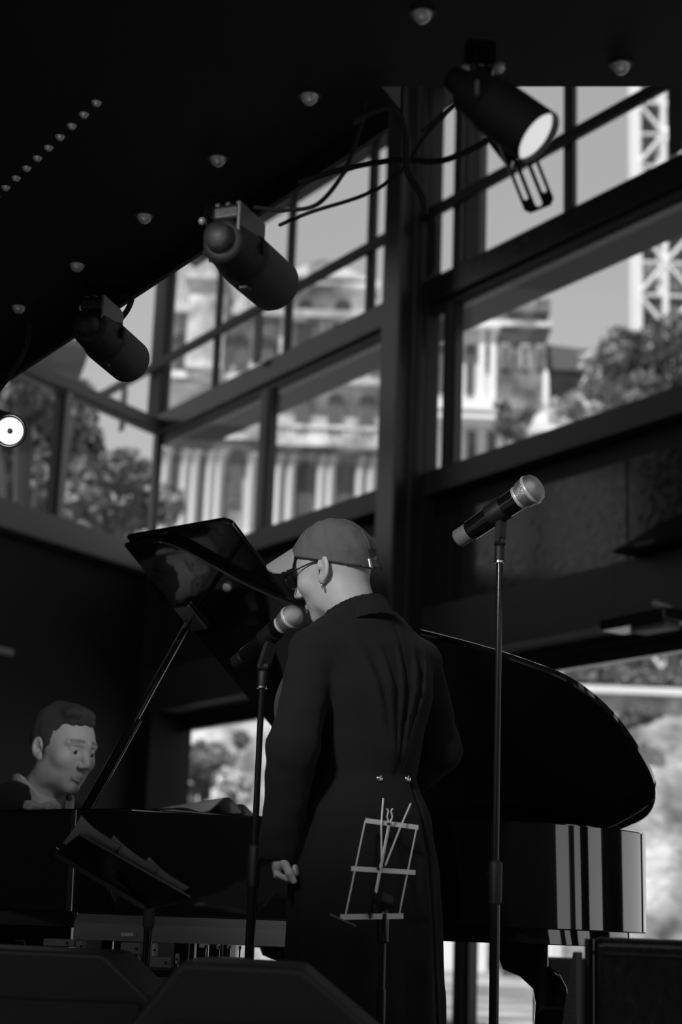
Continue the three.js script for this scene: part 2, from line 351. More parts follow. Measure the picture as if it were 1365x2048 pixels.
const leafGeo = (() => { const g = new THREE.BufferGeometry(); g.setAttribute('position', new THREE.Float32BufferAttribute([0, -0.5, 0, 0.28, -0.05, 0.06, 0, 0.5, 0, -0.28, -0.05, 0.06], 3)); g.setIndex([0, 1, 2, 0, 2, 3]); g.computeVertexNormals(); return g; })();
function foliage(name, blobs, count, size, m, parent) {                    // leaves scattered through a few lobes of a crown
  const inst = new THREE.InstancedMesh(leafGeo, m, count), q = new THREE.Quaternion(), e = new THREE.Euler(), mt = new THREE.Matrix4(), col = new THREE.Color();
  const tot = blobs.reduce((s, b) => s + b[3] ** 2, 0);
  let i = 0;
  blobs.forEach((b, bi) => {
    const n = bi === blobs.length - 1 ? count - i : Math.round(count * b[3] ** 2 / tot);
    for (let k = 0; k < n && i < count; k++, i++) {
      const u = rr(-1, 1), a = rr(0, 6.283), rad = b[3] * Math.cbrt(rr(0.25, 1)), s = Math.sqrt(1 - u * u);
      e.set(rr(-1.2, 1.2), rr(0, 6.28), rr(-1.2, 1.2)); q.setFromEuler(e);
      const sz = size * rr(0.6, 1.4);
      mt.compose(P(b[0] + rad * s * Math.cos(a), b[1] + rad * u * (b[4] ?? 0.85), b[2] + rad * s * Math.sin(a)), q, P(sz, sz, sz));
      inst.setMatrixAt(i, mt); const g = rr(0.55, 1.45); inst.setColorAt(i, col.setRGB(g, g, g));
    }
  });
  inst.name = name; inst.userData.kind = 'stuff'; inst.castShadow = inst.receiveShadow = true; parent.add(inst);
  return inst;
}
function tree(name, label, group, px, py, d, spread, top, m, count, size, lobes = 9) {   // crown middle at a pixel, trunk down to the ground
  const c = at(px, py, d), t = thing(name, label, 'tree', P(c.x, -0.06, c.z), 0, group), h = c.y + 0.06;
  const tr = [rod(P(0, 0, 0), P(0.1, h * 0.55, 0.05), 0.2, 0.14, 10), rod(P(0.1, h * 0.5, 0.05), P(0, h + top * 0.5, 0), 0.14, 0.04, 10)];
  const blobs = [[0, h, 0, Math.min(spread, top) * 0.75]];
  for (let i = 0; i < lobes; i++) {
    const a = rr(0, 6.28), r = rr(0.45, 0.85), bx = Math.cos(a) * spread * r, bz = Math.sin(a) * spread * r, by = h + rr(-0.8, 0.75) * top;
    blobs.push([bx, by, bz, rr(0.25, 0.42) * Math.min(spread, top)]);
    tr.push(rod(P(0.1, h * 0.5, 0.05), P(bx, by, bz), 0.07, 0.02, 6));
  }
  mesh('trunk', tr, MT.bark, t);
  foliage('leaves', blobs, count, size, m, t);
  return t;
}

// pale stone palace across the square
{
  const D = 40, g0 = at(560, 1900, D), t = thing('stone_palace', 'pale ornate stone palace front with columns and tall arched windows', 'building', P(g0.x, -0.06, -D));
  const X = (px, py = 800) => at(px, py, D).x - g0.x, Y = (py, px = 560) => at(px, py, D).y + 0.06;
  const B = (name, p0, p1, q0, q1, z0, z1, m = MT.stone, par = t) => mesh(name, box(X(p0), X(p1), Math.max(0, Y(q1)), Y(q0), z0, z1), m, par);
  B('wall', 336, 775, 640, 2600, -6, 0);
  B('gable_block', 545, 735, 575, 640, -5, 0.1);
  mesh('pediment', extr([[X(535), Y(578)], [X(748), Y(578)], [X(640), Y(528)]], 1.2, 0.02).translate(0, 0, -0.6), MT.stone, t);
  B('cornice', 330, 785, 632, 646, -0.2, 0.55); B('cornice', 530, 752, 572, 584, -0.2, 0.6);
  B('cornice', 332, 778, 760, 772, 0, 0.4); B('cornice', 540, 778, 886, 905, 0, 0.7); B('cornice', 332, 545, 880, 892, 0, 0.45);
  B('cornice', 332, 778, 1092, 1110, 0, 0.5);
  B('turret', 372, 446, 585, 760, -1.5, 0.8); B('turret_cap', 366, 452, 578, 590, -1.6, 1.0);
  mesh('turret_dome', lathe([[0.36, 0], [0.42, 0.1], [0.36, 0.35], [0.2, 0.55], [0.05, 0.7], [0.03, 1.0], [0, 1.02]], 20).translate(X(408), Y(579), -0.3), MT.stoneDark, t);
  const arch = (px, py0, py1, w) => {
    const f = mesh('window', extr((() => { const x = X(px), y0 = Y(py1), y1 = Y(py0), p = [[x - w, y0], [x + w, y0], [x + w, y1]]; for (let i = 1; i < 10; i++) p.push([x + w * Math.cos(i * Math.PI / 10), y1 + w * Math.sin(i * Math.PI / 10)]); p.push([x - w, y1]); return p; })(), 0.12, 0.02).translate(0, 0, 0.0), MT.stoneDark, t);
    mesh('pane', box(X(px) - w * 0.78, X(px) + w * 0.78, Y(py1) + 0.1, Y(py0) + w * 0.6, 0.12, 0.15), MT.recess, f);
  };
  for (const [px, a, b] of [[358, 690, 745], [480, 690, 745], [528, 690, 745], [604, 612, 700], [680, 612, 690], [750, 690, 745], [607, 800, 872], [672, 800, 872], [735, 800, 872], [480, 800, 860], [360, 910, 1010], [415, 910, 1010], [480, 915, 1010], [620, 940, 1040], [700, 940, 1040], [400, 1150, 1350], [480, 1150, 1350], [600, 1150, 1350], [700, 1150, 1350]]) arch(px, a, b, 0.17 + 0.02 * ((px / 10) % 3));
  const colG = lathe([[0.2, 0], [0.2, 0.1], [0.14, 0.18], [0.13, 1.7], [0.12, 1.95], [0.19, 2.05], [0.19, 2.12]], 14);
  for (const px of [345, 382, 402, 432, 450, 512, 566, 590, 650, 668, 726, 748]) mesh('pillar', colG.clone().translate(X(px), Y(1085), 0.35), MT.stone, t);
  for (const px of [560, 574, 640, 654, 706, 720]) B('pilaster', px - 5, px + 5, 646, 760, 0, 0.3);
  for (let px = 556; px < 770; px += 13) B('balustrade_post', px - 3, px + 3, 868, 888, 0.45, 0.6);
  B('balustrade_rail', 545, 778, 862, 869, 0.4, 0.66);
  for (let i = 0; i < 5; i++) mesh('pinnacle', lathe([[0.16, 0], [0.2, 0.1], [0.1, 0.3], [0.14, 0.5], [0, 0.9]], 10).translate(X(345 + 9 * i + (i > 2 ? 100 : 0)), Y(636), 0.2), MT.stone, t);
}
// bright white front seen past the column
{
  const D = 36, g0 = at(920, 1900, D), t = thing('white_facade', 'sunlit white classical front seen just right of the column', 'building', P(g0.x, -0.06, -D));
  const X = (px, py = 800) => at(px, py, D).x - g0.x, Y = (py, px = 920) => at(px, py, D).y + 0.06;
  const B = (name, p0, p1, q0, q1, z0, z1, m = MT.whitePaint) => mesh(name, box(X(p0), X(p1), Math.max(0, Y(q1)), Y(q0), z0, z1), m, t);
  B('wall', 800, 990, 655, 2600, -3, 0);
  B('cornice', 795, 1000, 815, 832, -0.1, 0.6); B('cornice', 795, 996, 650, 664, -0.1, 0.4); B('cornice', 795, 1010, 848, 856, -0.1, 0.8);
  for (const px of [830, 915, 962, 984]) B('pilaster', px - 6, px + 6, 664, 815, 0, 0.22);
  for (const [px, a, b] of [[940, 690, 790], [972, 700, 735], [885, 690, 790], [945, 862, 960], [985, 862, 940]]) { B('window', px - 9, px + 9, a, b, 0, 0.08, MT.stoneDark); B('pane', px - 6, px + 6, a + 6, b - 6, 0.08, 0.1, MT.recess); }
}
// darker stone house with a slate roof
{
  const D = 46, g0 = at(1060, 1900, D), t = thing('slate_house', 'darker stone house with stepped tower and long slate roof', 'building', P(g0.x, -0.06, -D));
  const X = (px, py = 800) => at(px, py, D).x - g0.x, Y = (py, px = 1060) => at(px, py, D).y + 0.06;
  const B = (name, p0, p1, q0, q1, z0, z1, m = MT.stoneDark) => mesh(name, box(X(p0), X(p1), Math.max(0, Y(q1)), Y(q0), z0, z1), m, t);
  B('tower', 985, 1092, 620, 2600, -4, 0); B('tower_step', 1012, 1098, 605, 630, -4, 0.3); B('cornice', 980, 1102, 650, 660, -4, 0.3, MT.stone);
  B('wing', 1092, 1300, 720, 2600, -5, -1);
  mesh('roof', extr([[X(1085), Y(724)], [X(1330), Y(724)], [X(1300), Y(690)], [X(1085), Y(672)]], 4, 0.02).translate(0, 0, -4.6), MT.slate, t);
  for (const px of [1010, 1050, 1080]) { B('window', px - 9, px + 9, 690, 740, 0, 0.06, MT.stone); B('pane', px - 6, px + 6, 694, 737, 0.06, 0.08, MT.recess); }
}
// white garden pavilion with a finial
{
  const c = at(1092, 850, 30), t = thing('garden_pavilion', 'small white domed garden pavilion with tall finial among trees', 'pavilion', P(c.x, -0.06, c.z)), h = c.y + 0.06;
  mesh('dome', lathe([[0.3, h - 0.1], [0.28, h + 0.0], [0.22, h + 0.16], [0.1, h + 0.3], [0, h + 0.38]], 24), MT.stone, t);
  mesh('finial', lathe([[0.06, h + 0.36], [0.07, h + 0.6], [0.05, h + 1.0], [0, h + 1.12]], 14), MT.whitePaint, t);
  mesh('cornice', new THREE.CylinderGeometry(0.34, 0.34, 0.12, 24).translate(0, h - 0.15, 0), MT.whitePaint, t);
  for (let i = 0; i < 6; i++) mesh('column', new THREE.CylinderGeometry(0.05, 0.06, h - 0.2, 10).translate(0.27 * Math.cos(i * 1.047), (h - 0.2) / 2, 0.27 * Math.sin(i * 1.047)), MT.whitePaint, t);
}
// scaffold tower
{
  const D = 58, a = at(1278, 600, D), b = at(1332, 600, D), c2 = at(1392, 600, D), t = thing('scaffold_tower', 'tall scaffold tower of white poles and diagonal braces', 'scaffold', P(a.x, -0.06, a.z));
  const xs = [0, b.x - a.x, c2.x - a.x], topY = 36;
  xs.forEach((x, i) => [0, -1].forEach((z) => mesh('pole', rod(P(x, 0, z), P(x, topY, z), i ? 0.12 : 0.15, i ? 0.12 : 0.15, 10), MT.whitePaint, t)));
  for (let y = 0.5, k = 0; y < topY - 0.5; y += 1.3, k++) {
    for (let i = 0; i < 2; i++) {
      mesh('ledger', rod(P(xs[i], y, 0), P(xs[i + 1], y, 0), 0.06, 0.06, 8), MT.whitePaint, t);
      mesh('brace', rod(P(xs[i], y + (k + i) % 2 * 1.28, 0.08), P(xs[i + 1], y + (1 - (k + i) % 2) * 1.28, 0.08), 0.075, 0.075, 8), MT.whitePaint, t);
    }
    if (k % 3 === 0) mesh('deck', box(xs[0], xs[2], y - 0.04, y, -1, 0), MT.stoneDark, t);
  }
  mesh('netting', box(xs[0] + 0.1, xs[2] + 0.2, 0, topY, -1.12, -1.08), M(0.3, 0.95, { map: rep(stainDappleT, 0.6) }), t);
}
// trees and shrubs
tree('leafy_tree', 'tall mid green tree before the scaffold tower', 'trees across the square', 1330, 730, 44, 1.95, 1.85, MT.leaf, 2800, 0.31);
tree('leafy_tree', 'loose spreading tree left of the scaffold tower', 'trees across the square', 1225, 790, 45, 1.45, 1.25, MT.leafPale, 2400, 0.27);
tree('leafy_tree', 'low pale shrubby tree behind the garden pavilion', 'trees across the square', 1150, 850, 44, 1.1, 0.85, MT.leafPale, 1800, 0.23);
tree('leafy_tree', 'small dark tree before the white facade', 'trees across the square', 1035, 850, 33, 0.55, 0.6, MT.leaf, 1200, 0.15);
tree('evergreen_tree', 'dark evergreen tree beyond the left wall glass', 'dark trees on the left', 60, 920, 24, 1.2, 1.2, MT.leaf, 4200, 0.2, 12);
tree('evergreen_tree', 'dark evergreen tree close to the far corner', 'dark trees on the left', 215, 1010, 23, 0.9, 0.9, MT.leaf, 2600, 0.18, 9);
tree('evergreen_tree', 'dark overhanging tree at the left frame edge', 'dark trees on the left', 60, 800, 21, 0.85, 0.45, MT.leaf, 2200, 0.18, 8);
tree('leafy_tree', 'bushy tree showing in the low window under the piano lid', 'trees across the square', 410, 1530, 33, 0.85, 0.75, MT.leaf, 1800, 0.16, 8);
tree('leafy_tree', 'small pale bush tree beside the low window', 'trees across the square', 470, 1570, 31, 0.45, 0.5, MT.leafPale, 900, 0.14, 6);
{
  const c = at(1250, 1376, 40), t = thing('garden_bank', 'sunlit pale stone garden bank beyond the right window', 'wall', P(c.x, -0.06, -40));
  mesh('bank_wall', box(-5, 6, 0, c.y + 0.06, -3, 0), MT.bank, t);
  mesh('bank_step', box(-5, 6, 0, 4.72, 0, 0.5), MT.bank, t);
  mesh('coping', box(-5, 6, c.y - 0.1, c.y + 0.06, 0, 0.25), MT.whitePaint, t);
  const h = thing('hedge', 'dark hedge along the top of the garden bank', 'hedge', P(c.x, c.y, -41));
  const bl = []; for (let i = 0; i < 26; i++) bl.push([-3 + i * 0.3 + rr(-0.1, 0.1), rr(0.2, 0.5), rr(-0.3, 0.3), rr(0.3, 0.45)]);
  foliage('leaves', bl, 5200, 0.17, MT.leaf, h);
  mesh('stems', [rod(P(-1, 0, 0), P(-1.1, 0.5, 0), 0.05, 0.03, 6), rod(P(1, 0, 0), P(1.1, 0.5, 0), 0.05, 0.03, 6)], MT.bark, h);
  const s = at(1283, 1432, 39.4), sh = thing('creeping_shrub', 'dark lens shaped shrub growing on the garden bank', 'shrub', P(s.x, s.y, s.z));
  foliage('leaves', [[-0.4, -0.18, 0, 0.22], [-0.2, -0.06, 0, 0.26], [0.1, 0.02, 0, 0.26], [0.38, 0.1, 0, 0.18]], 1600, 0.12, MT.leaf, sh);
  mesh('stems', [rod(P(-0.5, -0.2, -0.2), P(0.4, 0.12, -0.1), 0.03, 0.02, 6)], MT.bark, sh);
  const p = at(900, 1934, 38), lb = thing('low_box_hedge', 'low dark clipped hedge at the foot of the square', 'hedge', P(p.x, -0.06, p.z));
  const lbb = []; for (let i = 0; i < 16; i++) lbb.push([-0.9 + i * 0.12, 0.12, 0, 0.16]);
  foliage('leaves', lbb, 1800, 0.1, MT.leaf, lb);
}
// flat roof slab that juts out beyond the left glass
{
  const c = at(115, 724, 17), t = thing('roof_slab', 'thin dark canopy slab jutting out beyond the left glass', 'canopy', P(c.x, -0.06, c.z), 0.25);
  mesh('slab', box(-1.2, 0.28, c.y, c.y + 0.1, -0.5, 0.7, 0.01), MT.steelSoft, t);
  mesh('post', box(-1.0, -0.9, 0, c.y, 0.1, 0.2), MT.steel, t);
}

// ------------------------------------------------------------------ grand piano
const PA = 0.706012, LID = 0.592786, RIM = 0.9658, UH = 0.4325;
const pianoAt = V3(-0.21654, 0, 5.86711);
const OUT = [[1.32, 0], [1.427, 0.04], [1.536, 0.098], [1.598, 0.174], [1.63, 0.26], [1.642, 0.398], [1.627, 0.554], [1.571, 0.672], [1.489, 0.742], [1.40, 0.802], [1.221, 0.898], [1.06, 0.962], [0.927, 1.026], [0.85, 1.08], [0.76, 1.165], [0.69, 1.255], [0.63, 1.328], [0.57, 1.365], [0.50, 1.37]];
const bent = new THREE.CatmullRomCurve3(OUT.map(([u, v]) => P(u, 0, v)), false, 'centripetal').getSpacedPoints(90).map((p) => [p.x, p.z]);
function inset(pts, d) {                                                  // outline moved inwards (counter-clockwise in u, v)
  const n = pts.length;
  return pts.map((p, i) => {
    const a = pts[(i + n - 1) % n], b = pts[(i + 1) % n];
    let tx = b[0] - a[0], ty = b[1] - a[1]; const L = Math.hypot(tx, ty) || 1; tx /= L; ty /= L;
    return [p[0] - ty * d, p[1] + tx * d];
  });
}
const flat = (pts, y0, y1, bevel = 0.003, holes) => {                     // (u, v) outline standing between two heights
  const s = new THREE.Shape(pts.map(([u, v]) => new THREE.Vector2(u, -v)));
  if (holes) s.holes.push(new THREE.Path(holes.map(([u, v]) => new THREE.Vector2(u, -v))));
  return new THREE.ExtrudeGeometry(s, { depth: y1 - y0 - 2 * bevel, bevelEnabled: bevel > 0, bevelThickness: bevel, bevelSize: bevel, bevelOffset: -bevel, bevelSegments: 1 }).rotateX(-Math.PI / 2).translate(0, y0 + bevel, 0);
};
{
  const t = thing('grand_piano', 'black lacquered grand piano with its lid propped open', 'piano', pianoAt, -PA);
  const whole = [[0.2, 0], ...bent, [0.2, 1.37]];
  const o1 = inset(whole, 0.012), o2 = inset(whole, 0.062);
  mesh('rim', toCreasedNormals(flat(o1, 0.70, RIM, 0.003, o2), 0.3), MT.lacquer, t);
  mesh('soundboard', flat(inset(whole, 0.055), 0.80, 0.815, 0), MT.canvas, t);
  mesh('iron_frame', flat(inset(whole, 0.1), 0.86, 0.88, 0.002), MT.brass, t);
  mesh('belly_frame', toCreasedNormals(flat(inset(whole, 0.05), 0.662, 0.702, 0.002), 0.3), MT.lacquer, t);
  mesh('key_bed', box(-0.02, 0.24, 0.66, 0.72, 0.02, 1.35, 0.006), MT.lacquer, t);
  for (const v of [0.05, 1.32]) mesh('arm', box(-0.02, 0.24, 0.71, 0.93, v - 0.045, v + 0.045, 0.02), MT.lacquer, t);
  mesh('fallboard', box(0.17, 0.2, 0.74, 0.95, 0.1, 1.28, 0.006), MT.lacquer, t);
  mesh('key_slip', box(-0.03, -0.01, 0.69, 0.735, 0.1, 1.28, 0.004), MT.lacquer, t);
  for (let i = 0; i < 52; i++) mesh('white_key', box(0, 0.15, 0.725, 0.745, 0.115 + i * 0.0222, 0.115 + i * 0.0222 + 0.0212), MT.paper, t);
  for (let i = 0; i < 51; i++) if (![1, 4].includes((i + 5) % 7 === 6 ? 1 : (i + 5) % 7 === 2 ? 4 : 0)) mesh('black_key', box(0.055, 0.15, 0.745, 0.757, 0.131 + i * 0.0222, 0.131 + i * 0.0222 + 0.011), MT.lacquer, t);
  // lid: turned up about the straight far side
  const lid = new THREE.Group(); lid.name = 'lid'; lid.position.y = RIM + 0.002; lid.rotation.x = -LID; t.add(lid);
  const main = [[UH, 0.0], ...bent, [UH, 1.37]];
  mesh('main_leaf', toCreasedNormals(flat(main, 0, 0.02, 0.004), 0.3), MT.lacquer, lid);
  const LF = 0.409, flap = [];
  for (const [u, v] of [[UH + 0.002, 0], [UH + LF, 0]]) flap.push([u, v]);
  for (let i = 0; i <= 8; i++) { const a = i / 8 * Math.PI / 2; flap.push([UH + LF - 0.03 + 0.03 * Math.cos(a), 1.35 + 0.03 * Math.sin(a)]); }
  flap.push([UH + 0.002, 1.38]);
  mesh('front_leaf', toCreasedNormals(flat(flap, 0.024, 0.044, 0.004), 0.3), MT.lacquer, lid);
  mesh('hinge', rod(P(UH - 0.004, 0.022, 0.02), P(UH - 0.004, 0.022, 1.36), 0.005, 0.005, 10), MT.brass, lid);
  mesh('bumper', lathe([[0, -0.012], [0.01, -0.012], [0.014, -0.004], [0.014, 0]], 18).translate(0.692, 0, 1.163), MT.paperGrey, lid);
  mesh('prop_cup', box(UH + 0.01, UH + 0.075, -0.012, 0, 1.02, 1.12, 0.004), MT.brass, lid);
  // the prop stick
  const pb = P(0.505, RIM - 0.01, 1.285), pt = P(0.466, RIM + 1.068 * Math.sin(LID) - 0.01, 1.068 * Math.cos(LID));
  const prop = mesh('prop_stick', [rod(pb, pt, 0.0115, 0.009, 20)], MT.lacquer, t);
  mesh('half_stick', rod(pb.clone().add(P(0.022, 0, 0)), pb.clone().lerp(pt, 0.46).add(P(0.022, 0, 0)), 0.007, 0.007, 16), MT.lacquer, prop);
  mesh('prop_socket', box(0.47, 0.55, RIM - 0.03, RIM + 0.004, 1.27, 1.30, 0.004), MT.brass, t);
  mesh('prop_tip', new THREE.SphereGeometry(0.008, 12, 8).translate(pt.x, pt.y, pt.z), MT.brass, t);
  // music desk folded flat over the pins
  mesh('music_desk', flat([[0.24, 0.18], [0.5, 0.24], [0.56, 0.5], [0.56, 0.9], [0.5, 1.1], [0.24, 1.14]], RIM - 0.03, RIM + 0.022, 0.004), MT.lacquer, t);
  // legs: a scrolled bracket over a tapering shaft
  const prof = [[-0.1, 0.0], [0.055, 0.0], [0.055, -0.055], [0.085, -0.075], [0.105, -0.11], [0.112, -0.15], [0.112, -0.2], [0.098, -0.42], [0.09, -0.58], [0.02, -0.58], [0.012, -0.42], [0.022, -0.15], [0.015, -0.115], [-0.02, -0.085], [-0.065, -0.068], [-0.075, -0.045], [-0.1, -0.045]];
  const legs = [[1.36, 0.42, PA - 0.1], [0.28, 0.2, PA], [0.28, 1.16, PA]];
  for (const [u, v, turn] of legs) {
    const lg = mesh('leg', extr(prof, 0.1, 0.006, 2).translate(0, 0.662, -0.05).rotateY(turn).translate(u, 0, v), MT.lacquer, t);
    mesh('caster', [new THREE.CylinderGeometry(0.035, 0.035, 0.03, 20).rotateX(Math.PI / 2).translate(0.055, 0.035, 0).rotateY(turn).translate(u, 0, v), rod(P(0.055, 0.035, 0), P(0.055, 0.09, 0), 0.012).rotateY(turn).translate(u, 0, v)], MT.brass, lg);
  }
  const ly = mesh('pedal_lyre', [box(0.38, 0.44, 0.1, 0.66, 0.62, 0.65, 0.005), box(0.38, 0.44, 0.1, 0.66, 0.76, 0.79, 0.005), box(0.32, 0.46, 0.06, 0.14, 0.55, 0.86, 0.01)], MT.lacquer, t);
  for (const v of [0.63, 0.7, 0.77]) mesh('pedal', box(0.22, 0.34, 0.085, 0.1, v - 0.015, v + 0.015, 0.005), MT.brass, ly);
}
// open score on the folded music desk
const onPiano = (u, y, v) => P(u, y, v).applyAxisAngle(P(0, 1, 0), -PA).add(pianoAt);
{
  const t = thing('sheet_music', 'open sheet music pages lying curled on the piano', 'sheet music', onPiano(0.40, RIM + 0.023, 0.68), -PA);
  const page = (x0, x1, z0, z1, lift, fold) => {
    const g = new THREE.PlaneGeometry(1, 1, 14, 14).rotateX(-Math.PI / 2), p = g.attributes.position;
    for (let i = 0; i < p.count; i++) { const a = p.getX(i) + 0.5, b = p.getZ(i) + 0.5; p.setXYZ(i, mix(x0, x1, a), 0.002 + lift * Math.exp(-(((b - fold) / 0.22) ** 2)) * (0.55 + 0.45 * a) + 0.006 * Math.sin(b * 9) * a + 0.006, mix(z0, z1, b)); }
    g.computeVertexNormals();
    const top = g.toNonIndexed(), bot = g.clone().translate(0, -0.004, 0).toNonIndexed();
    return [top, bot];
  };
  mesh('page', page(-0.13, 0.11, -0.24, 0.02, 0.03, 0.9), Object.assign(MT.paper.clone(), { side: THREE.DoubleSide }), t);
  mesh('page', page(-0.12, 0.12, 0.0, 0.27, 0.045, 0.25), Object.assign(MT.paper.clone(), { side: THREE.DoubleSide }), t);
  mesh('cover', box(-0.135, 0.125, 0, 0.005, -0.25, 0.28), MT.paperGrey, t);
}
{
  const t = thing('cloth_scrap', 'small crumpled pale cloth on the piano edge near the pianist', 'cloth', at(80, 1616, 5.0));
  const f = (x, y, z) => { let d = ell(x, y, z, -0.03, 0.006, 0, 0.022, 0.016, 0.018); d = smin(d, ell(x, y, z, 0.0, 0.003, 0, 0.03, 0.01, 0.016), 0.012); d = smin(d, ell(x, y, z, 0.034, 0.008, 0.002, 0.018, 0.015, 0.014), 0.01); return d + 0.004 * N3(x * 90, y * 90, z * 90); };
  mesh('cloth', nets(f, [-0.07, -0.02, -0.04], [0.07, 0.04, 0.04], 0.003), MT.paperGrey, t);
}

// ------------------------------------------------------------------ microphones and their stands
function micStand(label, px, py, d, joint, tilt) {
  const top = at(px, py, d), t = thing('microphone_stand', label, 'microphone stand', P(top.x, 0, top.z), 0, 'microphone stands'), h = top.y, j = joint;
  mesh('base', lathe([[0, 0], [0.105, 0], [0.11, 0.006], [0.1, 0.016], [0.03, 0.026], [0.02, 0.05], [0, 0.05]], 40), MT.blackMetal, t);
  mesh('lower_tube', new THREE.CylinderGeometry(0.0115, 0.0115, j - 0.03, 20).translate(0, (j + 0.03) / 2, 0), MT.blackMetal, t);
  mesh('clutch', lathe([[0.011, j - 0.05], [0.0155, j - 0.045], [0.016, j + 0.045], [0.012, j + 0.05], [0.008, j + 0.052]], 24), MT.blackPlastic, t);
  mesh('upper_tube', new THREE.CylinderGeometry(0.0078, 0.0078, h - j - 0.04, 18).translate(0, (h + j - 0.04) / 2, 0), MT.blackMetal, t);
  mesh('swivel', [lathe([[0.008, h - 0.045], [0.0125, h - 0.042], [0.0125, h - 0.008], [0.009, h - 0.004]], 20), new THREE.CylinderGeometry(0.011, 0.011, 0.026, 18).rotateZ(Math.PI / 2).translate(0, h + 0.006, 0)], MT.blackPlastic, t);
  mesh('collar', new THREE.CylinderGeometry(0.014, 0.014, 0.005, 20).translate(0, h - 0.046, 0), MT.chrome, t);
  void tilt;
  return t;
}
function microphone(label, tail, head, clipAt, pale, fat, foot) {
  const dir = head.clone().sub(tail), L = dir.length(), t = thing('microphone', label, 'microphone', tail.clone(), 0, 'handheld microphones');
  const q = new THREE.Quaternion().setFromUnitVectors(P(0, 1, 0), dir.clone().normalize());
  const part = (name, pts, m, p = t) => mesh(name, lathe(pts.map(([r, y]) => [r * fat, y]), 36).applyQuaternion(q), m, p);
  part('tail_cap', [[0, 0], [0.012, 0], [0.0165, 0.006], [0.0165, 0.036], [0.015, 0.04]], pale ? MT.midBox : MT.blackPlastic);
  part('body', [[0.0155, 0.04], [0.0185, 0.046], [0.0195, L * 0.55], [0.0205, L - 0.075], [0.021, L - 0.062], [0.019, L - 0.06]], MT.lacquerIn);
  const c = L - 0.028;
  part('grille', [[0.0205, L - 0.062], [0.0245, L - 0.05], [0.0265, c], [0.0262, c + 0.006], [0.024, c + 0.017], [0.017, c + 0.025], [0.008, c + 0.0285], [0, c + 0.029]], MT.grille);
  part('grille_ring', [[0.0264, c - 0.004], [0.0276, c - 0.002], [0.0276, c + 0.003], [0.0264, c + 0.005]], MT.steelBright);
  part('neck_ring', [[0.0205, L - 0.068], [0.0215, L - 0.066], [0.0215, L - 0.06], [0.0205, L - 0.058]], MT.steelBright);
  const side = new THREE.Vector3().crossVectors(dir, P(0, 1, 0)).normalize(), up = new THREE.Vector3().crossVectors(side, dir).normalize();
  const sw = box(-0.006, 0.006, L * 0.66, L * 0.66 + 0.022, -0.003, 0.003, 0.002).applyMatrix4(new THREE.Matrix4().makeBasis(side, dir.clone().normalize(), new THREE.Vector3().crossVectors(side, dir).normalize()));
  mesh('switch', sw.translate(up.x * 0.0195 - side.x * 0.004, up.y * 0.0195 - side.y * 0.004, up.z * 0.0195 - side.z * 0.004), MT.paper, t);
  // the clip that grips the body, tied to the stand
  const k = clipAt, mid = L * k;
  part('clip', [[0.0200, mid - 0.022], [0.0222, mid - 0.022], [0.0226, mid + 0.022], [0.0206, mid + 0.022]], MT.blackPlastic);
  const cm = dir.clone().multiplyScalar(k), ft = foot.clone().sub(tail);
  mesh('clip_neck', beam(cm.addScaledVector(up, -0.018 * fat), ft, 0.014, 0.03, side), MT.blackPlastic, t);
  return t;
}
{
  micStand('thin black microphone stand right of the standing man', 1000, 1088, 4.0, 0.80);
  const jt = at(1000, 1072, 4.0);
  const head = at(1080, 968, 3.93), tail = at(914, 1080, 4.07);
  microphone('handheld microphone tilted up on the right hand stand', tail, head, 0.5, true, 1.42, at(1000, 1084, 4.0));
  mesh; void jt;
  micStand('thin black microphone stand in front of the pianist side', 526, 1338, 4.1, 0.82);
  microphone('handheld microphone on the stand beside the mans face', at(470, 1328, 4.2), at(596, 1224, 4.02), 0.56, false, 1.1, at(527, 1334, 4.1));
}

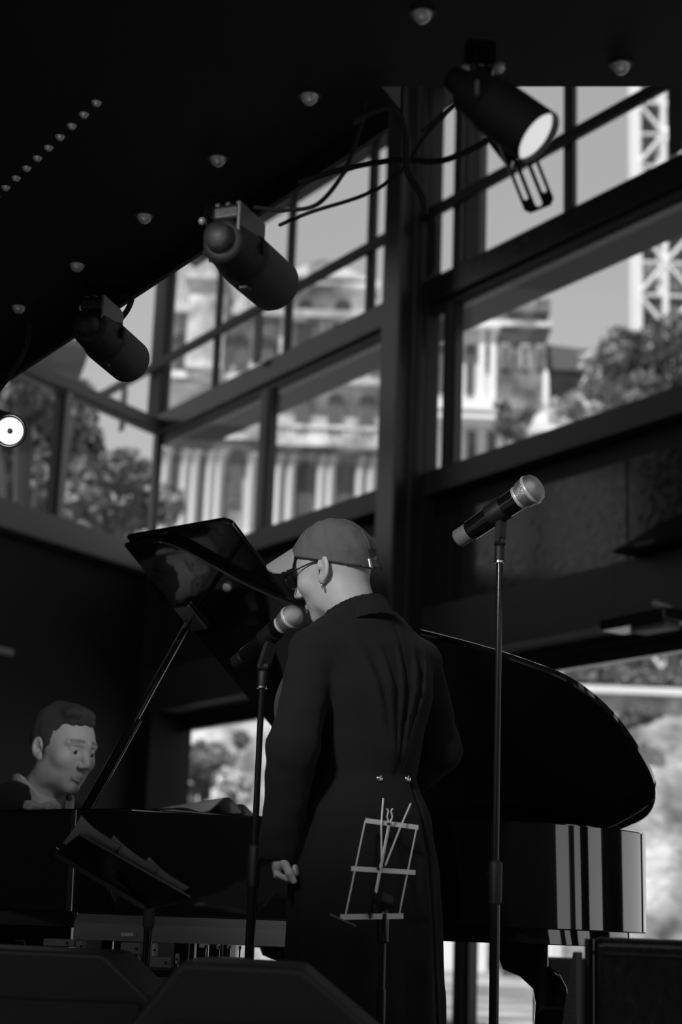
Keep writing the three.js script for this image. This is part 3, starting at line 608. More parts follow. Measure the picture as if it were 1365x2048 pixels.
// ------------------------------------------------------------------ music stands
{ // folding wire stand in front of the man
  const foot = at(764, 1950, 3.72), t = thing('wire_music_stand', 'silver folding wire music stand in front of the man', 'music stand', P(foot.x, 0, foot.z));
  const L = (px, py, d = 3.72) => at(px, py, d).sub(t.position);
  const bar = (name, a, b, w, h, p = t, m = MT.steelBright) => mesh(name, beam(a, b, w, h), m, p);
  const d1 = 3.80, d2 = 3.74, d3 = 3.69;
  bar('top_bar', L(731, 1641, d1), L(837, 1655, d1 + 0.03), 0.004, 0.0105);
  bar('middle_bar', L(703, 1737, d2), L(831, 1745, d2 + 0.03), 0.004, 0.0105);
  bar('bottom_bar', L(681, 1834, d3), L(807, 1832, d3 + 0.03), 0.004, 0.0115);
  const rodm = (name, pts, r, m = MT.steelBright) => mesh(name, pts.slice(1).map((b, i) => rod(pts[i], b, r, r, 8)), m, t);
  rodm('side_rod', [L(731, 1642, d1), L(691, 1832, d3)], 0.0019);
  rodm('side_rod', [L(834, 1655, d1 + 0.03), L(798, 1832, d3 + 0.03)], 0.0019);
  bar('centre_strip', L(779, 1648, d1), L(752, 1786, d3 + 0.03), 0.003, 0.0105);
  rodm('page_holder', [L(767, 1597, d1 + 0.02), L(763, 1648, d1), L(764, 1735, d2)], 0.0022);
  rodm('page_holder', [L(822, 1607, d1 + 0.02), L(801, 1655, d1), L(771, 1731, d2)], 0.0022);
  mesh('clip', [wire([L(779, 1646, d1), L(775, 1634, d1), L(777, 1622, d1), L(774, 1617, d1)], 0.002, 16, 6), wire([L(780, 1646, d1), L(785, 1634, d1), L(783, 1622, d1), L(786, 1617, d1)], 0.002, 16, 6)], MT.steelBright, t);
  for (const [px, py, d] of [[757, 1737, d2], [741, 1834, d3], [778, 1648, d1]]) mesh('rivet', new THREE.SphereGeometry(0.004, 10, 8).translate(...L(px, py, d - 0.006).toArray()), MT.steelSoft, t);
  const kn = L(768, 1801, 3.70);
  mesh('tilt_knob', new THREE.CylinderGeometry(0.016, 0.016, 0.03, 24).rotateZ(1.25).rotateY(0.5).translate(kn.x, kn.y, kn.z), MT.blackPlastic, t);
  mesh('lip', [beam(L(741, 1832, d3), L(748, 1800, d3 + 0.02), 0.006, 0.014), beam(L(660, 1828, d3 - 0.05), L(712, 1852, d3 - 0.02), 0.002, 0.003)], MT.blackMetal, t);
  const ht = kn.y;
  mesh('upper_tube', new THREE.CylinderGeometry(0.0075, 0.0075, ht - 0.42, 18).translate(0, (ht + 0.42) / 2, 0), MT.blackMetal, t);
  mesh('lower_tube', new THREE.CylinderGeometry(0.0095, 0.0095, 0.5, 18).translate(0, 0.31, 0), MT.blackMetal, t);
  mesh('clutch', lathe([[0.0085, ht - 0.09], [0.0125, ht - 0.085], [0.0125, ht - 0.03], [0.009, ht - 0.02]], 20), MT.blackMetal, t);
  for (let i = 0; i < 3; i++) { const a = i * 2.094 + 0.4; mesh('leg', rod(P(0.01 * Math.cos(a), 0.22, 0.01 * Math.sin(a)), P(0.26 * Math.cos(a), 0.006, 0.26 * Math.sin(a)), 0.005, 0.005, 8), MT.blackMetal, t); }
}
{ // black tray stand in front of the piano
  const foot = at(294, 1900, 3.95), t = thing('orchestra_stand', 'black tray music stand in front of the piano rim', 'music stand', P(foot.x, 0, foot.z));
  const L = (px, py, d) => at(px, py, d).sub(t.position);
  const a = L(158, 1670, 3.78), b = L(383, 1797, 3.66), c = L(292, 1812, 3.95), d = L(112, 1705, 4.08);
  const slab = (p, th) => {
    const n = new THREE.Vector3().crossVectors(p[1].clone().sub(p[0]), p[3].clone().sub(p[0])).normalize().multiplyScalar(th), v = [...p, ...p.map((q) => q.clone().add(n))];
    const f = [[0, 1, 2], [0, 2, 3], [4, 6, 5], [4, 7, 6], [0, 4, 5], [0, 5, 1], [1, 5, 6], [1, 6, 2], [2, 6, 7], [2, 7, 3], [3, 7, 4], [3, 4, 0]];
    const g = new THREE.BufferGeometry(); g.setAttribute('position', new THREE.Float32BufferAttribute(f.flat().flatMap((i) => v[i].toArray()), 3)); g.computeVertexNormals(); return g;
  };
  mesh('tray', slab([a, b, c, d], 0.004), MT.blackMetal, t);
  mesh('tray_lip', [beam(d, c, 0.004, 0.02), beam(c, b, 0.004, 0.012)], MT.blackMetal, t);
  mesh('lip_highlight', [rod(d.clone().add(P(0, 0.011, 0)), c.clone().add(P(0, 0.011, 0)), 0.0012, 0.0012, 6)], MT.steelBright, t);  // bright rod drawn as the highlight along the tray lip
  const top = a.clone().add(b).add(c).add(d).multiplyScalar(0.25);
  mesh('head', [rod(P(0, top.y - 0.06, 0), top.clone().add(P(0, -0.005, 0)), 0.011, 0.009, 14), new THREE.SphereGeometry(0.014, 14, 10).translate(0, top.y - 0.06, 0)], MT.blackMetal, t);
  mesh('pole', [rod(P(0, 0.05, 0), P(0, top.y - 0.06, 0), 0.0105, 0.0095, 18)], MT.blackMetal, t);
  mesh('pole_collar', lathe([[0.0105, top.y - 0.12], [0.0135, top.y - 0.115], [0.0135, top.y - 0.075], [0.0105, top.y - 0.07]], 18), MT.steelSoft, t);
  for (let i = 0; i < 3; i++) { const q = i * 2.094; mesh('leg', rod(P(0, 0.1, 0), P(0.25 * Math.cos(q), 0.008, 0.25 * Math.sin(q)), 0.007, 0.006, 8), MT.blackMetal, t); }
  // the pages on it
  const s = thing('sheet_music', 'loose sheet music pages on the black tray stand', 'sheet music', t.position.clone());
  const q = (u, v, h = 0) => a.clone().lerp(b, u).lerp(d.clone().lerp(c, u), v).add(P(0, 0.006 + h, 0));
  for (const [u0, u1, v0, v1, h] of [[0.0, 0.36, -0.04, 0.7, 0.004], [0.30, 0.7, -0.03, 0.7, 0.001], [0.62, 0.97, -0.02, 0.7, -0.002]]) {
    const g = new THREE.PlaneGeometry(1, 1, 10, 6), p = g.attributes.position;
    for (let i = 0; i < p.count; i++) { const x = p.getX(i) + 0.5, y = 0.5 - p.getY(i), w = q(mix(u0, u1, x), mix(v0, v1, y), h + 0.014 * (1 - y) ** 3 + 0.016 * (1 - x) ** 3 * (1 - y)); p.setXYZ(i, w.x, w.y, w.z); }
    g.computeVertexNormals();
    mesh('page', [g.toNonIndexed(), g.clone().translate(0, 0.0015, 0).toNonIndexed()], Object.assign(MT.paperGrey.clone(), { side: THREE.DoubleSide }), s);
  }
}

// ------------------------------------------------------------------ floor monitors, gear, chair
function wedge(label, poly, d0, d1, px0) {                                 // outline in pixels at distance d0, running back to d1
  const o = at(px0, 1950, d0), t = thing('stage_monitor', label, 'speaker', P(o.x, 0, o.z), 0, 'stage monitors');
  const pts = poly.map(([px, py]) => { const q = py === null ? P(at(px, 2048, d0).x, 0, 0) : at(px, py, d0); return [q.x - o.x, q.y]; });
  mesh('cabinet', extr(pts, d1 - d0, 0.01, 2).translate(0, 0, -(d1 - d0)), MT.blackPlastic, t);
  const xs = pts.map((p) => p[0]), x0 = Math.min(...xs) + 0.06, x1 = Math.max(...xs) - 0.14;
  mesh('grille', box(x0, x1, 0.06, Math.max(...pts.map((p) => p[1])) - 0.09, 0, 0.012, 0.01), M(0.01, 0.7, { bumpMap: rep(weaveT, 4), bumpScale: 0.002 }), t);
  return t;
}
wedge('black stage monitor with sloping side at the lower left corner', [[-140, null], [430, null], [388, 2080], [212, 1910], [195, 1905], [-140, 1890]], 3.26, 3.7, 100);
wedge('black stage monitor at the feet of the man', [[250, null], [900, null], [848, 2140], [610, 1938], [590, 1934], [372, 1923], [350, 1935], [250, 2060]], 2.7, 3.2, 500);
{
  const D = 4.4, a = at(146, 1868, D), b = at(660, 1880, D), t = thing('equipment_bar', 'long grey equipment bar with pale lettering under the piano', 'keyboard', P(a.x, 0, a.z));
  const y0 = at(300, 1884, D).y, y1 = at(300, 1850, D).y, y2 = at(300, 1832, D).y, w = b.x - a.x;
  mesh('body', extr([[0, y0], [0, y1], [-0.05, y2], [-0.12, y2], [-0.12, y0]], w, 0.004, 1).rotateY(-Math.PI / 2).translate(w, 0, 0), MT.greyBox, t);
  const c = document.createElement('canvas'); c.width = 256; c.height = 64;
  const x = c.getContext('2d'); x.fillStyle = '#6a6a6a'; x.fillRect(0, 0, 256, 64); x.fillStyle = '#e6e6e6'; x.font = 'bold 46px sans-serif'; x.fillText('system4', 16, 48);
  const tx = new THREE.CanvasTexture(c); tx.colorSpace = THREE.SRGBColorSpace;
  const p0 = at(240, 1875, D), p1 = at(274, 1862, D);
  const lab = new THREE.PlaneGeometry(p1.x - p0.x, p1.y - p0.y).translate((p0.x + p1.x) / 2 - a.x, (p0.y + p1.y) / 2, 0.002);
  const lm = M(1, 0.6); lm.map = tx; mesh('lettering', lab, lm, t);
  for (const xx of [0.08, w * 0.5, w - 0.08]) mesh('leg', box(xx - 0.015, xx + 0.015, 0, y0, -0.09, -0.06, 0.003), MT.blackMetal, t);
  // low table with small gear in front of it
  const TD = 4.31, l0 = at(70, 1900, TD), l1 = at(640, 1900, TD), ty = at(300, 1935, TD).y - 0.0;
  const tb = thing('gear_table', 'low black table holding small gear under the piano', 'table', P(l0.x, 0, l0.z)), tw = l1.x - l0.x;
  mesh('table_top', box(0, tw, ty - 0.02, ty, -0.065, 0.065, 0.003), MT.blackMetal, tb);
  for (const [xx, zz] of [[0.03, 0.045], [tw - 0.03, 0.045], [0.03, -0.045], [tw - 0.03, -0.045]]) mesh('leg', box(xx - 0.012, xx + 0.012, 0, ty - 0.02, zz - 0.012, zz + 0.012), MT.blackMetal, tb);
  const item = (name, label, cat, px0, px1, py0, py1, m, dep = 0.06) => {
    const A = at(px0, py1, TD), B = at(px1, py0, TD), o = thing(name, label, cat, P((A.x + B.x) / 2, ty, A.z)), W = Math.abs(B.x - A.x), y = Math.max(A.y, ty + 0.0) - ty, h = B.y - ty;
    mesh('case', box(-W / 2, W / 2, y, h, -dep, 0, 0.003), m, o);
    if (y > 0.004) mesh('foot', box(-W * 0.3, W * 0.3, 0, y + 0.002, -dep * 0.8, -dep * 0.3), MT.blackMetal, o);
    mesh('knob', new THREE.CylinderGeometry(0.003, 0.003, 0.006, 10).rotateX(Math.PI / 2).translate(W * 0.25, (y + h) / 2, 0.003), MT.blackPlastic, o);
    return o;
  };
  item('adapter_box', 'flat grey adapter box at the left of the gear table', 'box', 86, 150, 1879, 1892, MT.greyBox);
  item('switch_box', 'small pale switch box beside the flat grey adapter', 'box', 150, 167, 1882, 1902, MT.midBox);
  item('patch_box', 'grey patch box under the lettered equipment bar', 'box', 240, 284, 1886, 1908, MT.greyBox);
  item('upright_block', 'narrow pale upright block right of the tray stand pole', 'box', 303, 312, 1887, 1913, MT.paleBox);
  item('pedal_box', 'mid grey pedal box right of the tray stand pole', 'box', 296, 344, 1915, 1935, MT.midBox, 0.05);
  item('pedal_box', 'small grey pedal box left of the tray stand pole', 'box', 265, 283, 1913, 1935, MT.midBox, 0.05);
  item('white_strip', 'white strip box on the gear table left part', 'box', 388, 440, 1917, 1930, MT.midBox);
  item('white_strip', 'bright white strip box beside the left microphone stand', 'box', 442, 496, 1916, 1931, MT.paleBox);
  item('plug', 'small round pale plug under the grey bar', 'plug', 398, 416, 1888, 1896, MT.paleBox, 0.03);
  item('plug', 'second pale plug under the grey bar', 'plug', 433, 441, 1889, 1899, MT.paleBox, 0.03);
  item('plug', 'slanted pale plug under the grey bar middle', 'plug', 454, 462, 1890, 1897, MT.paleBox, 0.03);
  item('plug', 'narrow pale plug nearest the left microphone stand', 'plug', 477, 482, 1891, 1900, MT.paleBox, 0.03);
  item('upright_block', 'thin pale upright block between the pedal boxes and white strips', 'box', 350, 356, 1908, 1928, MT.paleBox);
}
{ // dark leather chair at the right edge
  const D = 3.35, o = at(1270, 1950, D), t = thing('leather_chair', 'dark leather chair seen from behind at the lower right', 'chair', P(o.x, 0, o.z));
  const x0 = at(1166, 1950, D).x - o.x, x1 = at(1460, 1950, D).x - o.x, y1 = at(1260, 1876, D).y;
  mesh('backrest', new RoundedBoxGeometry(x1 - x0 - 0.02, y1 - 0.2, 0.07, 4, 0.02).translate((x0 + x1) / 2 + 0.01, (y1 + 0.2) / 2, 0), MT.leather, t);
  mesh('back_welt', [rod(P(x0 + 0.03, y1 - 0.03, 0.036), P(x1, y1 - 0.032, 0.036), 0.004, 0.004, 8)], MT.leather, t);
  for (const x of [x0 + 0.012, x1 - 0.01]) mesh('post', rod(P(x, 0.02, 0.02), P(x, y1 - 0.004, 0.02), 0.013, 0.011, 16), MT.lacquerIn, t);
  mesh('seat', new RoundedBoxGeometry(x1 - x0, 0.1, 0.42, 4, 0.03).translate((x0 + x1) / 2, 0.42, -0.26), MT.leather, t);
  mesh('side_panel', extr([[0.0, y1 - 0.03], [0.05, y1 - 0.03], [0.42, 0.3], [0.42, 0.1], [0.0, 0.1]], 0.012, 0.002).rotateY(Math.PI / 2).translate(x0 - 0.012, 0, -0.0), MT.canvas, t);
  for (const x of [x0 + 0.03, x1 - 0.03]) mesh('leg', rod(P(x, 0, -0.44), P(x, 0.4, -0.44), 0.014, 0.018, 12), MT.lacquerIn, t);
}
{
  const D = 5.9, o = at(1130, 1950, D), t = thing('grey_cabinet', 'low grey cabinet behind the piano leg', 'cabinet', P(o.x, 0, o.z)), y = at(1130, 1917, D).y;
  mesh('body', box(-0.06, 0.6, 0.04, y, -0.4, 0, 0.006), MT.fascia, t); mesh('plinth', box(-0.04, 0.58, 0, 0.04, -0.38, -0.02), MT.blackMetal, t);
  mesh('door', box(-0.05, 0.26, 0.06, y - 0.02, 0, 0.012, 0.003), MT.fascia, t); mesh('door', box(0.27, 0.59, 0.06, y - 0.02, 0, 0.012, 0.003), MT.fascia, t);
}
{ // flat dark lamp lying on the ledge at the right edge
  const o = at(1330, 1092, 9.0), t = thing('ledge_floodlight', 'flat black floodlight lying on the ledge at the right edge', 'lamp', P(o.x, o.y, o.z), wallTurn);
  mesh('housing', extr([[-0.32, 0], [0.4, 0], [0.4, 0.13], [0.1, 0.1], [-0.1, 0.05]], 0.22, 0.006).translate(0, 0, -0.1), MT.blackMetal, t);
  mesh('bracket', box(-0.1, 0.05, -0.01, 0.012, 0.06, 0.13), MT.steelSoft, t);
}
{
  const o = at(1330, 1250, 8.9), t = thing('wall_bracket', 'black bracket with pale plate under the right fascia', 'bracket', P(o.x, o.y, o.z), wallTurn);
  mesh('arm', box(-0.3, 0.2, -0.02, 0.05, 0.02, 0.2, 0.01), MT.blackMetal, t); mesh('plate', box(-0.1, 0.16, -0.05, -0.02, 0.04, 0.16, 0.004), MT.midBox, t);
  mesh('cap', lathe([[0, 0], [0.02, 0], [0.02, 0.12], [0, 0.13]], 14).rotateZ(1.2).translate(0.16, 0.05, 0.12), MT.paper, t);
}

// ------------------------------------------------------------------ stage lamps under the soffit and their cables
function spot(label, back, front, R, opts = {}) {                          // back and front: the ends of the barrel
  const dir = front.clone().sub(back), L = dir.length(), n = dir.clone().normalize(), q = new THREE.Quaternion().setFromUnitVectors(P(0, 1, 0), n);
  const t = thing('spotlight', label, 'spotlight', back.clone(), 0, 'spotlights under the soffit');
  const part = (name, pts, m, p = t) => mesh(name, lathe(pts, 40).applyQuaternion(q), m, p);
  part('barrel', [[0, 0], [R * 0.55, 0], [R * 0.8, 0.012], [R * 0.92, L * 0.35], [R * 0.98, L * 0.38], [R, L * 0.42], [R, L], [R * 0.93, L], [R * 0.93, L - 0.03]], MT.blackSteel);
  part('back_cap', [[0, -0.03], [R * 0.45, -0.028], [R * 0.55, 0.002]], MT.blackPlastic);
  const lens = part('lens', [[R * 0.93, L - 0.012], [R * 0.7, L - 0.006], [R * 0.3, L - 0.002], [0, L]], opts.on ? glow(opts.on) : MT.recess);
  if (opts.ring) { part('lens_ring', [[R * 0.9, L - 0.008], [R * 0.86, L + 0.002], [R * 0.8, L - 0.002]], MT.steelSoft); mesh('lens_core', new THREE.SphereGeometry(R * 0.16, 16, 10).translate(...n.clone().multiplyScalar(L).toArray()), MT.midBox, lens); }
  if (opts.on) {
    const s = new THREE.SpotLight(0xffffff, opts.power ?? 2, 12, opts.cone ?? 0.5, 0.6); s.position.copy(n).multiplyScalar(L + 0.02); s.target.position.copy(n).multiplyScalar(L + 2); if (opts.to) s.target.position.copy(opts.to).sub(back);
    s.castShadow = true; s.shadow.radius = opts.soft ?? 2; t.add(s, s.target);
  }
  // driver box on the top side, with ribs, a yoke and a clamp to the soffit edge
  const side = new THREE.Vector3().crossVectors(n, P(0, 1, 0)).normalize(), up = new THREE.Vector3().crossVectors(side, n).normalize(), B = new THREE.Matrix4().makeBasis(side, n, up);
  const bx = (name, a, b, c, d, e, f, m, r = 0.004) => mesh(name, box(a, b, c, d, e, f, r).applyMatrix4(B), m, t);
  if (!opts.plain) {
    bx('driver_box', -R * 0.5, R * 0.6, L * 0.02, L * 0.5, R * 0.75, R * 1.35, MT.blackPlastic, 0.01);
    for (let i = 0; i < 3; i++) bx('fin', -R * 0.45 + i * R * 0.4, -R * 0.25 + i * R * 0.4, L * 0.05, L * 0.47, R * 1.3, R * 1.5, MT.steelSoft);
    bx('side_plate', R * 0.5, R * 0.62, L * 0.02, L * 0.5, R * 0.2, R * 1.4, MT.greyBox);
    bx('hand_screw', -R * 1.35, -R * 1.0, L * 0.28, L * 0.36, R * 0.1, R * 0.35, MT.blackPlastic);
    bx('lug', -R * 0.2, R * 0.2, L * 0.42, L * 0.5, -R * 1.12, -R * 0.9, MT.blackPlastic);
  }
  const top = opts.hang.clone().sub(back);
  mesh('yoke', [beam(side.clone().multiplyScalar(R * 1.05).addScaledVector(n, L * 0.3), top.clone().addScaledVector(side, R * 0.6), 0.006, 0.024), beam(side.clone().multiplyScalar(-R * 1.05).addScaledVector(n, L * 0.3), top.clone().addScaledVector(side, -R * 0.6), 0.006, 0.024)], MT.blackMetal, t);
  mesh('clamp', box(-R * 0.6, R * 0.6, -0.025, 0.03, -0.025, 0.025, 0.008).translate(top.x, top.y, top.z), MT.blackMetal, t);
  for (const [kx, ky, kr] of [[0.7, -0.03, 0.011], [-0.6, -0.035, 0.009]]) mesh('clamp_knob', new THREE.SphereGeometry(kr, 12, 8).translate(top.x + R * kx, top.y + ky, top.z + 0.03), MT.steelBright, t);
  return { t, B, L, R };
}
{
  // nearest lamp, lit, with a slotted hanging plate
  const a = spot('lit black spotlight with slotted plate at the upper right', at(930, 172, 2.52), at(1078, 276, 2.47), 0.047, { on: 0.5, power: 1.2, plain: true, hang: at(960, 120, 2.75) });
  const d = 2.55, c = at(1062, 368, d).sub(a.t.position), x = rgt.clone().multiplyScalar(0.93).addScaledVector(upv, 0.37).normalize(), y = upv.clone().addScaledVector(x, -upv.dot(x)).normalize(), z = new THREE.Vector3().crossVectors(x, y);
  const w = 0.026, h = 0.045, sh = new THREE.Shape([[-w, -h + 0.008], [-w + 0.008, -h], [w - 0.008, -h], [w, -h + 0.008], [w, h + 0.08], [-w, h + 0.08]].map((p) => new THREE.Vector2(...p)));
  for (const [sx, s0, s1] of [[-0.0165, -0.018, 0.05], [0, -0.034, 0.055], [0.0165, -0.018, 0.05]]) {
    const hw = sx === 0 ? 0.0062 : 0.0042, pth = new THREE.Path(); pth.absarc(sx, s0, hw, Math.PI, 0, false); pth.lineTo(sx + hw, s1); pth.absarc(sx, s1, hw, 0, Math.PI, false); pth.lineTo(sx - hw, s0); sh.holes.push(pth);
  }
  mesh('slotted_plate', new THREE.ExtrudeGeometry(sh, { depth: 0.004, bevelEnabled: false }).applyMatrix4(new THREE.Matrix4().makeBasis(x, y, z)).translate(c.x, c.y, c.z), MT.blackMetal, a.t);
  mesh('plate_arm', beam(at(975, 265, d).sub(a.t.position), at(1025, 330, d).sub(a.t.position), 0.035, 0.006), MT.blackMetal, a.t);
  spot('black spotlight with ribbed driver box in the middle of the row', at(443, 478, 3.12), at(548, 570, 3.36), 0.058, { hang: at(440, 425, 3.42) });
  spot('black spotlight nearest the far corner of the windows', at(175, 650, 3.82), at(258, 722, 4.06), 0.057, { hang: at(195, 600, 4.15) });
  spot('lit spotlight facing the camera at the left frame edge', at(-50, 836, 3.9), at(20, 862, 3.55), 0.038, { on: 0.7, power: 0.6, plain: true, ring: true, hang: at(-60, 790, 4.0) });
}
spot('added unseen spotlight left of the camera aimed at the standing man', P(-1.2, 2.3, -1.6), P(-1.1, 2.24, -1.78), 0.06, { on: 0.8, power: 10, cone: 0.3, hang: P(-1.15, 2.35, -1.6), soft: 6, to: P(0.05, 1.45, -4) });  // key lamp added out of view to brighten the man
spot('added unseen spotlight right of the camera aimed at the pianist', P(0.7, 2.25, -2.28), P(0.6, 2.2, -2.44), 0.055, { on: 0.8, power: 7, cone: 0.1, hang: P(0.7, 2.3, -2.24), soft: 6, to: P(-0.86, 1.27, -5.1) });  // another lamp added out of view, brightens the face of the pianist
const cable = (label, pts, r) => tag(mesh('cable', wire(pts.map(([x, y, d]) => at(x, y, d)), r, 80, 8), MT.rubber), label, 'cable', 'lamp cables');
cable('thick black cable sagging beside the upright column', [[700, 245, 2.75], [780, 215, 2.8], [810, 260, 2.85], [815, 340, 2.9], [845, 395, 2.9], [850, 430, 2.9]], 0.007);
cable('black cable looping from middle lamp up to the soffit', [[510, 415, 3.2], [570, 420, 3.1], [640, 405, 3.0], [690, 340, 2.95], [722, 250, 2.9], [730, 200, 2.9]], 0.0045);
cable('long black cable crossing before the upper windows', [[600, 365, 3.15], [700, 335, 3.05], [800, 320, 2.97], [880, 322, 2.9], [960, 290, 2.8], [1000, 260, 2.75]], 0.006);
cable('thin cable rising from middle lamp toward the column', [[560, 450, 3.2], [620, 425, 3.1], [740, 385, 3.0], [800, 345, 2.95], [860, 260, 2.9], [915, 205, 2.85]], 0.004);
cable('thin black cable below the nearest lamp body', [[845, 262, 2.8], [870, 240, 2.78], [905, 210, 2.75], [925, 185, 2.72]], 0.003);
cable('cable hanging from the lamp nearest the far corner', [[220, 600, 4.1], [262, 590, 4.05], [255, 620, 4.0], [240, 640, 4.0]], 0.007);
cable('short cable hanging under the soffit at far left', [[60, 650, 3.9], [50, 700, 3.9], [20, 750, 3.95], [-10, 790, 4.0]], 0.006);

// ------------------------------------------------------------------ people
function headField(o = {}) {                                               // x to the left, y up, z to the face; about 0.24 m tall
  return (x, y, z) => {
    const ax = Math.abs(x);
    let d = ell(x, y, z, 0, 0.03, -0.014, 0.0755, 0.086, 0.097);
    d = smin(d, ell(x, y, z, 0, -0.005, 0.032, 0.064, 0.082, 0.06), 0.03);
    d = smin(d, ell(x, y, z, 0, -0.07, 0.03, o.jaw ?? 0.052, 0.05, 0.052), 0.03);
    d = smin(d, ell(ax, y, z, 0.045, -0.075, 0.0, 0.014, 0.03, 0.03), 0.03);
    d = smin(d, ell(x, y, z, 0, -0.107, 0.064, 0.02, 0.016, 0.018), 0.025);
    d = smin(d, ell(ax, y, z, 0.044, -0.03, 0.056, 0.022, 0.02, 0.022), 0.025);
    d = smin(d, cap(ax, y, z, 0.008, 0.019, 0.091, 0.046, 0.019, 0.073, 0.0105, 0.0095), 0.012);
    d = smax(d, -ell(ax, y, z, 0.032, -0.001, 0.106, 0.018, 0.0125, 0.022), 0.012);
    d = smin(d, ell(ax, y, z, 0.0315, -0.002, 0.0735, 0.0135, 0.0125, 0.0135), 0.003);
    d = smin(d, cap(ax, y, z, 0.02, 0.0045, 0.085, 0.044, 0.0035, 0.078, 0.0042, 0.0036), 0.004);       // upper lid
    d = smin(d, cap(x, y, z, 0, 0.008, 0.087, 0, -0.036, 0.111, 0.0075, 0.0115), 0.014);
    d = smin(d, ell(ax, y, z, 0.0125, -0.042, 0.099, 0.0085, 0.0075, 0.011), 0.007);
    d = smin(d, cap(ax, y, z, 0, -0.0715, 0.0945, 0.019, -0.074, 0.084, 0.0055, 0.003), 0.006);
    d = smin(d, cap(ax, y, z, 0, -0.0835, 0.092, 0.017, -0.0795, 0.083, 0.0062, 0.003), 0.006);
    d = smax(d, -cap(ax, y, z, 0, -0.0772, 0.103, 0.022, -0.0765, 0.088, 0.0016, 0.001), 0.003);
    // ears: rim, bowl and lobe
    const ex = ax - 0.0775, ey = y + 0.012, ez = z + 0.014, t = 0.22, c = Math.cos(t), s = Math.sin(t), fy = ey * c - ez * s, fz = ey * s + ez * c;
    let e = ell(ex - 0.25 * Math.max(0, -fz), fy, fz, 0.004, 0.002, -0.002, 0.0085, 0.031, 0.0185);
    e = smin(e, ell(ex, fy, fz, 0.001, -0.026, 0.004, 0.006, 0.011, 0.009), 0.008);
    e = smax(e, -ell(ex, fy, fz, 0.0125, 0.004, 0.002, 0.0065, 0.02, 0.0105), 0.004);
    e = smax(e, -ell(ex, fy, fz, 0.008, -0.006, 0.007, 0.0075, 0.0085, 0.006), 0.004);
    d = smin(d, e, 0.006);
    return d;
  };
}
function handField(side, curl = 0.5, bend = 0.42) {                                                 // wrist at the origin, fingers towards -y, palm towards -z, thumb to +x * side
  const fingers = [[0.027, 0.066, [0.03, 0.024, 0.018]], [0.009, 0.07, [0.034, 0.027, 0.019]], [-0.009, 0.067, [0.031, 0.025, 0.018]], [-0.026, 0.06, [0.024, 0.019, 0.016]]];
  const chains = fingers.map(([fx, len, seg], i) => {
    const pts = [[fx * 0.75 * side, -0.02, 0.0]]; let y = -len - 0.016, z = 0.0, a = curl + 0.1 * i, x = fx * side;
    pts.push([x, y, z]);
    for (const L of seg) { y -= L * Math.cos(a); z -= L * Math.sin(a); pts.push([x, y, z]); a += bend; }
    return pts;
  });
  const thumb = [[0.014 * side, -0.022, -0.006], [0.036 * side, -0.05, -0.018], [0.04 * side, -0.078, -0.034], [0.034 * side, -0.098, -0.046]];
  return (x, y, z) => {
    let d = ell(x, y, z, 0, -0.045, 0, 0.04, 0.045, 0.015);
    d = smin(d, cap(x, y, z, 0, 0.06, 0, 0, -0.01, 0, 0.029, 0.025), 0.03);
    d = smin(d, ell(x, y, z, 0.022 * side, -0.045, -0.008, 0.016, 0.026, 0.014), 0.015);
    for (const c of chains) for (let i = 1; i + 1 < c.length; i++) d = smin(d, cap(x, y, z, ...c[i], ...c[i + 1], 0.0092 - 0.0008 * i, 0.0086 - 0.0008 * i), 0.004);
    for (let i = 0; i + 1 < thumb.length; i++) d = smin(d, cap(x, y, z, ...thumb[i], ...thumb[i + 1], 0.0125 - 0.0012 * i, 0.0115 - 0.0012 * i), 0.006);
    return d;
  };
}
const basisOf = (yaw, pitch, roll) => {                                    // columns: left, up, face
  const l = P(Math.cos(yaw), 0, -Math.sin(yaw)), f = P(Math.sin(yaw) * Math.cos(pitch), -Math.sin(pitch), Math.cos(yaw) * Math.cos(pitch)), u = new THREE.Vector3().crossVectors(f, l);
  const l2 = l.clone().multiplyScalar(Math.cos(roll)).addScaledVector(u, Math.sin(roll)), u2 = u.clone().multiplyScalar(Math.cos(roll)).addScaledVector(l, -Math.sin(roll));
  return new THREE.Matrix4().makeBasis(l2, u2, f);
};
function spline(tab) {                                                     // smooth table lookup, rows [y, ...values] rising in y
  return (y) => {
    let i = 0; while (i < tab.length - 2 && y > tab[i + 1][0]) i++;
    const a = tab[i], b = tab[i + 1], t = sstep(0, 1, (y - a[0]) / (b[0] - a[0])), l = clamp((y - a[0]) / (b[0] - a[0])), m = 0.5 * t + 0.5 * l;
    return a.slice(1).map((v, k) => mix(v, b[k + 1], m));
  };
}
const skinTone = (lipLo) => (x, y, z) => {                                 // lips and brows differ, the rest is even skin
  let v = 1 + 0.05 * N3(x * 60, y * 60, z * 60);
  if (z > 0.07 && Math.abs(x) < 0.024 && Math.abs(y + 0.0775) < 0.011) v *= 0.72;
  const ax = Math.abs(x); if (z > 0.05 && ax > 0.012 && ax < 0.052 && Math.abs(y - 0.0225 - 0.004 * Math.sin(ax * 60)) < 0.0052) v *= 0.4;
  if (lipLo && z > 0.02 && y < -0.05) v *= 0.93;
  return v;
};
function eyesFor(B, parent, s = 1) {
  for (const sx of [1, -1]) {
    const e = mesh('eye', new THREE.SphereGeometry(0.0112, 18, 12).translate(0.0315 * sx, -0.0035, 0.0762).scale(s, s, s).applyMatrix4(B), M(0.38, 0.25), parent);
    mesh('iris', new THREE.SphereGeometry(0.0072, 14, 10).translate(0.0315 * sx + 0.002, -0.0055, 0.0826).scale(s, s, s).applyMatrix4(B), M(0.02, 0.15), e);
  }
}

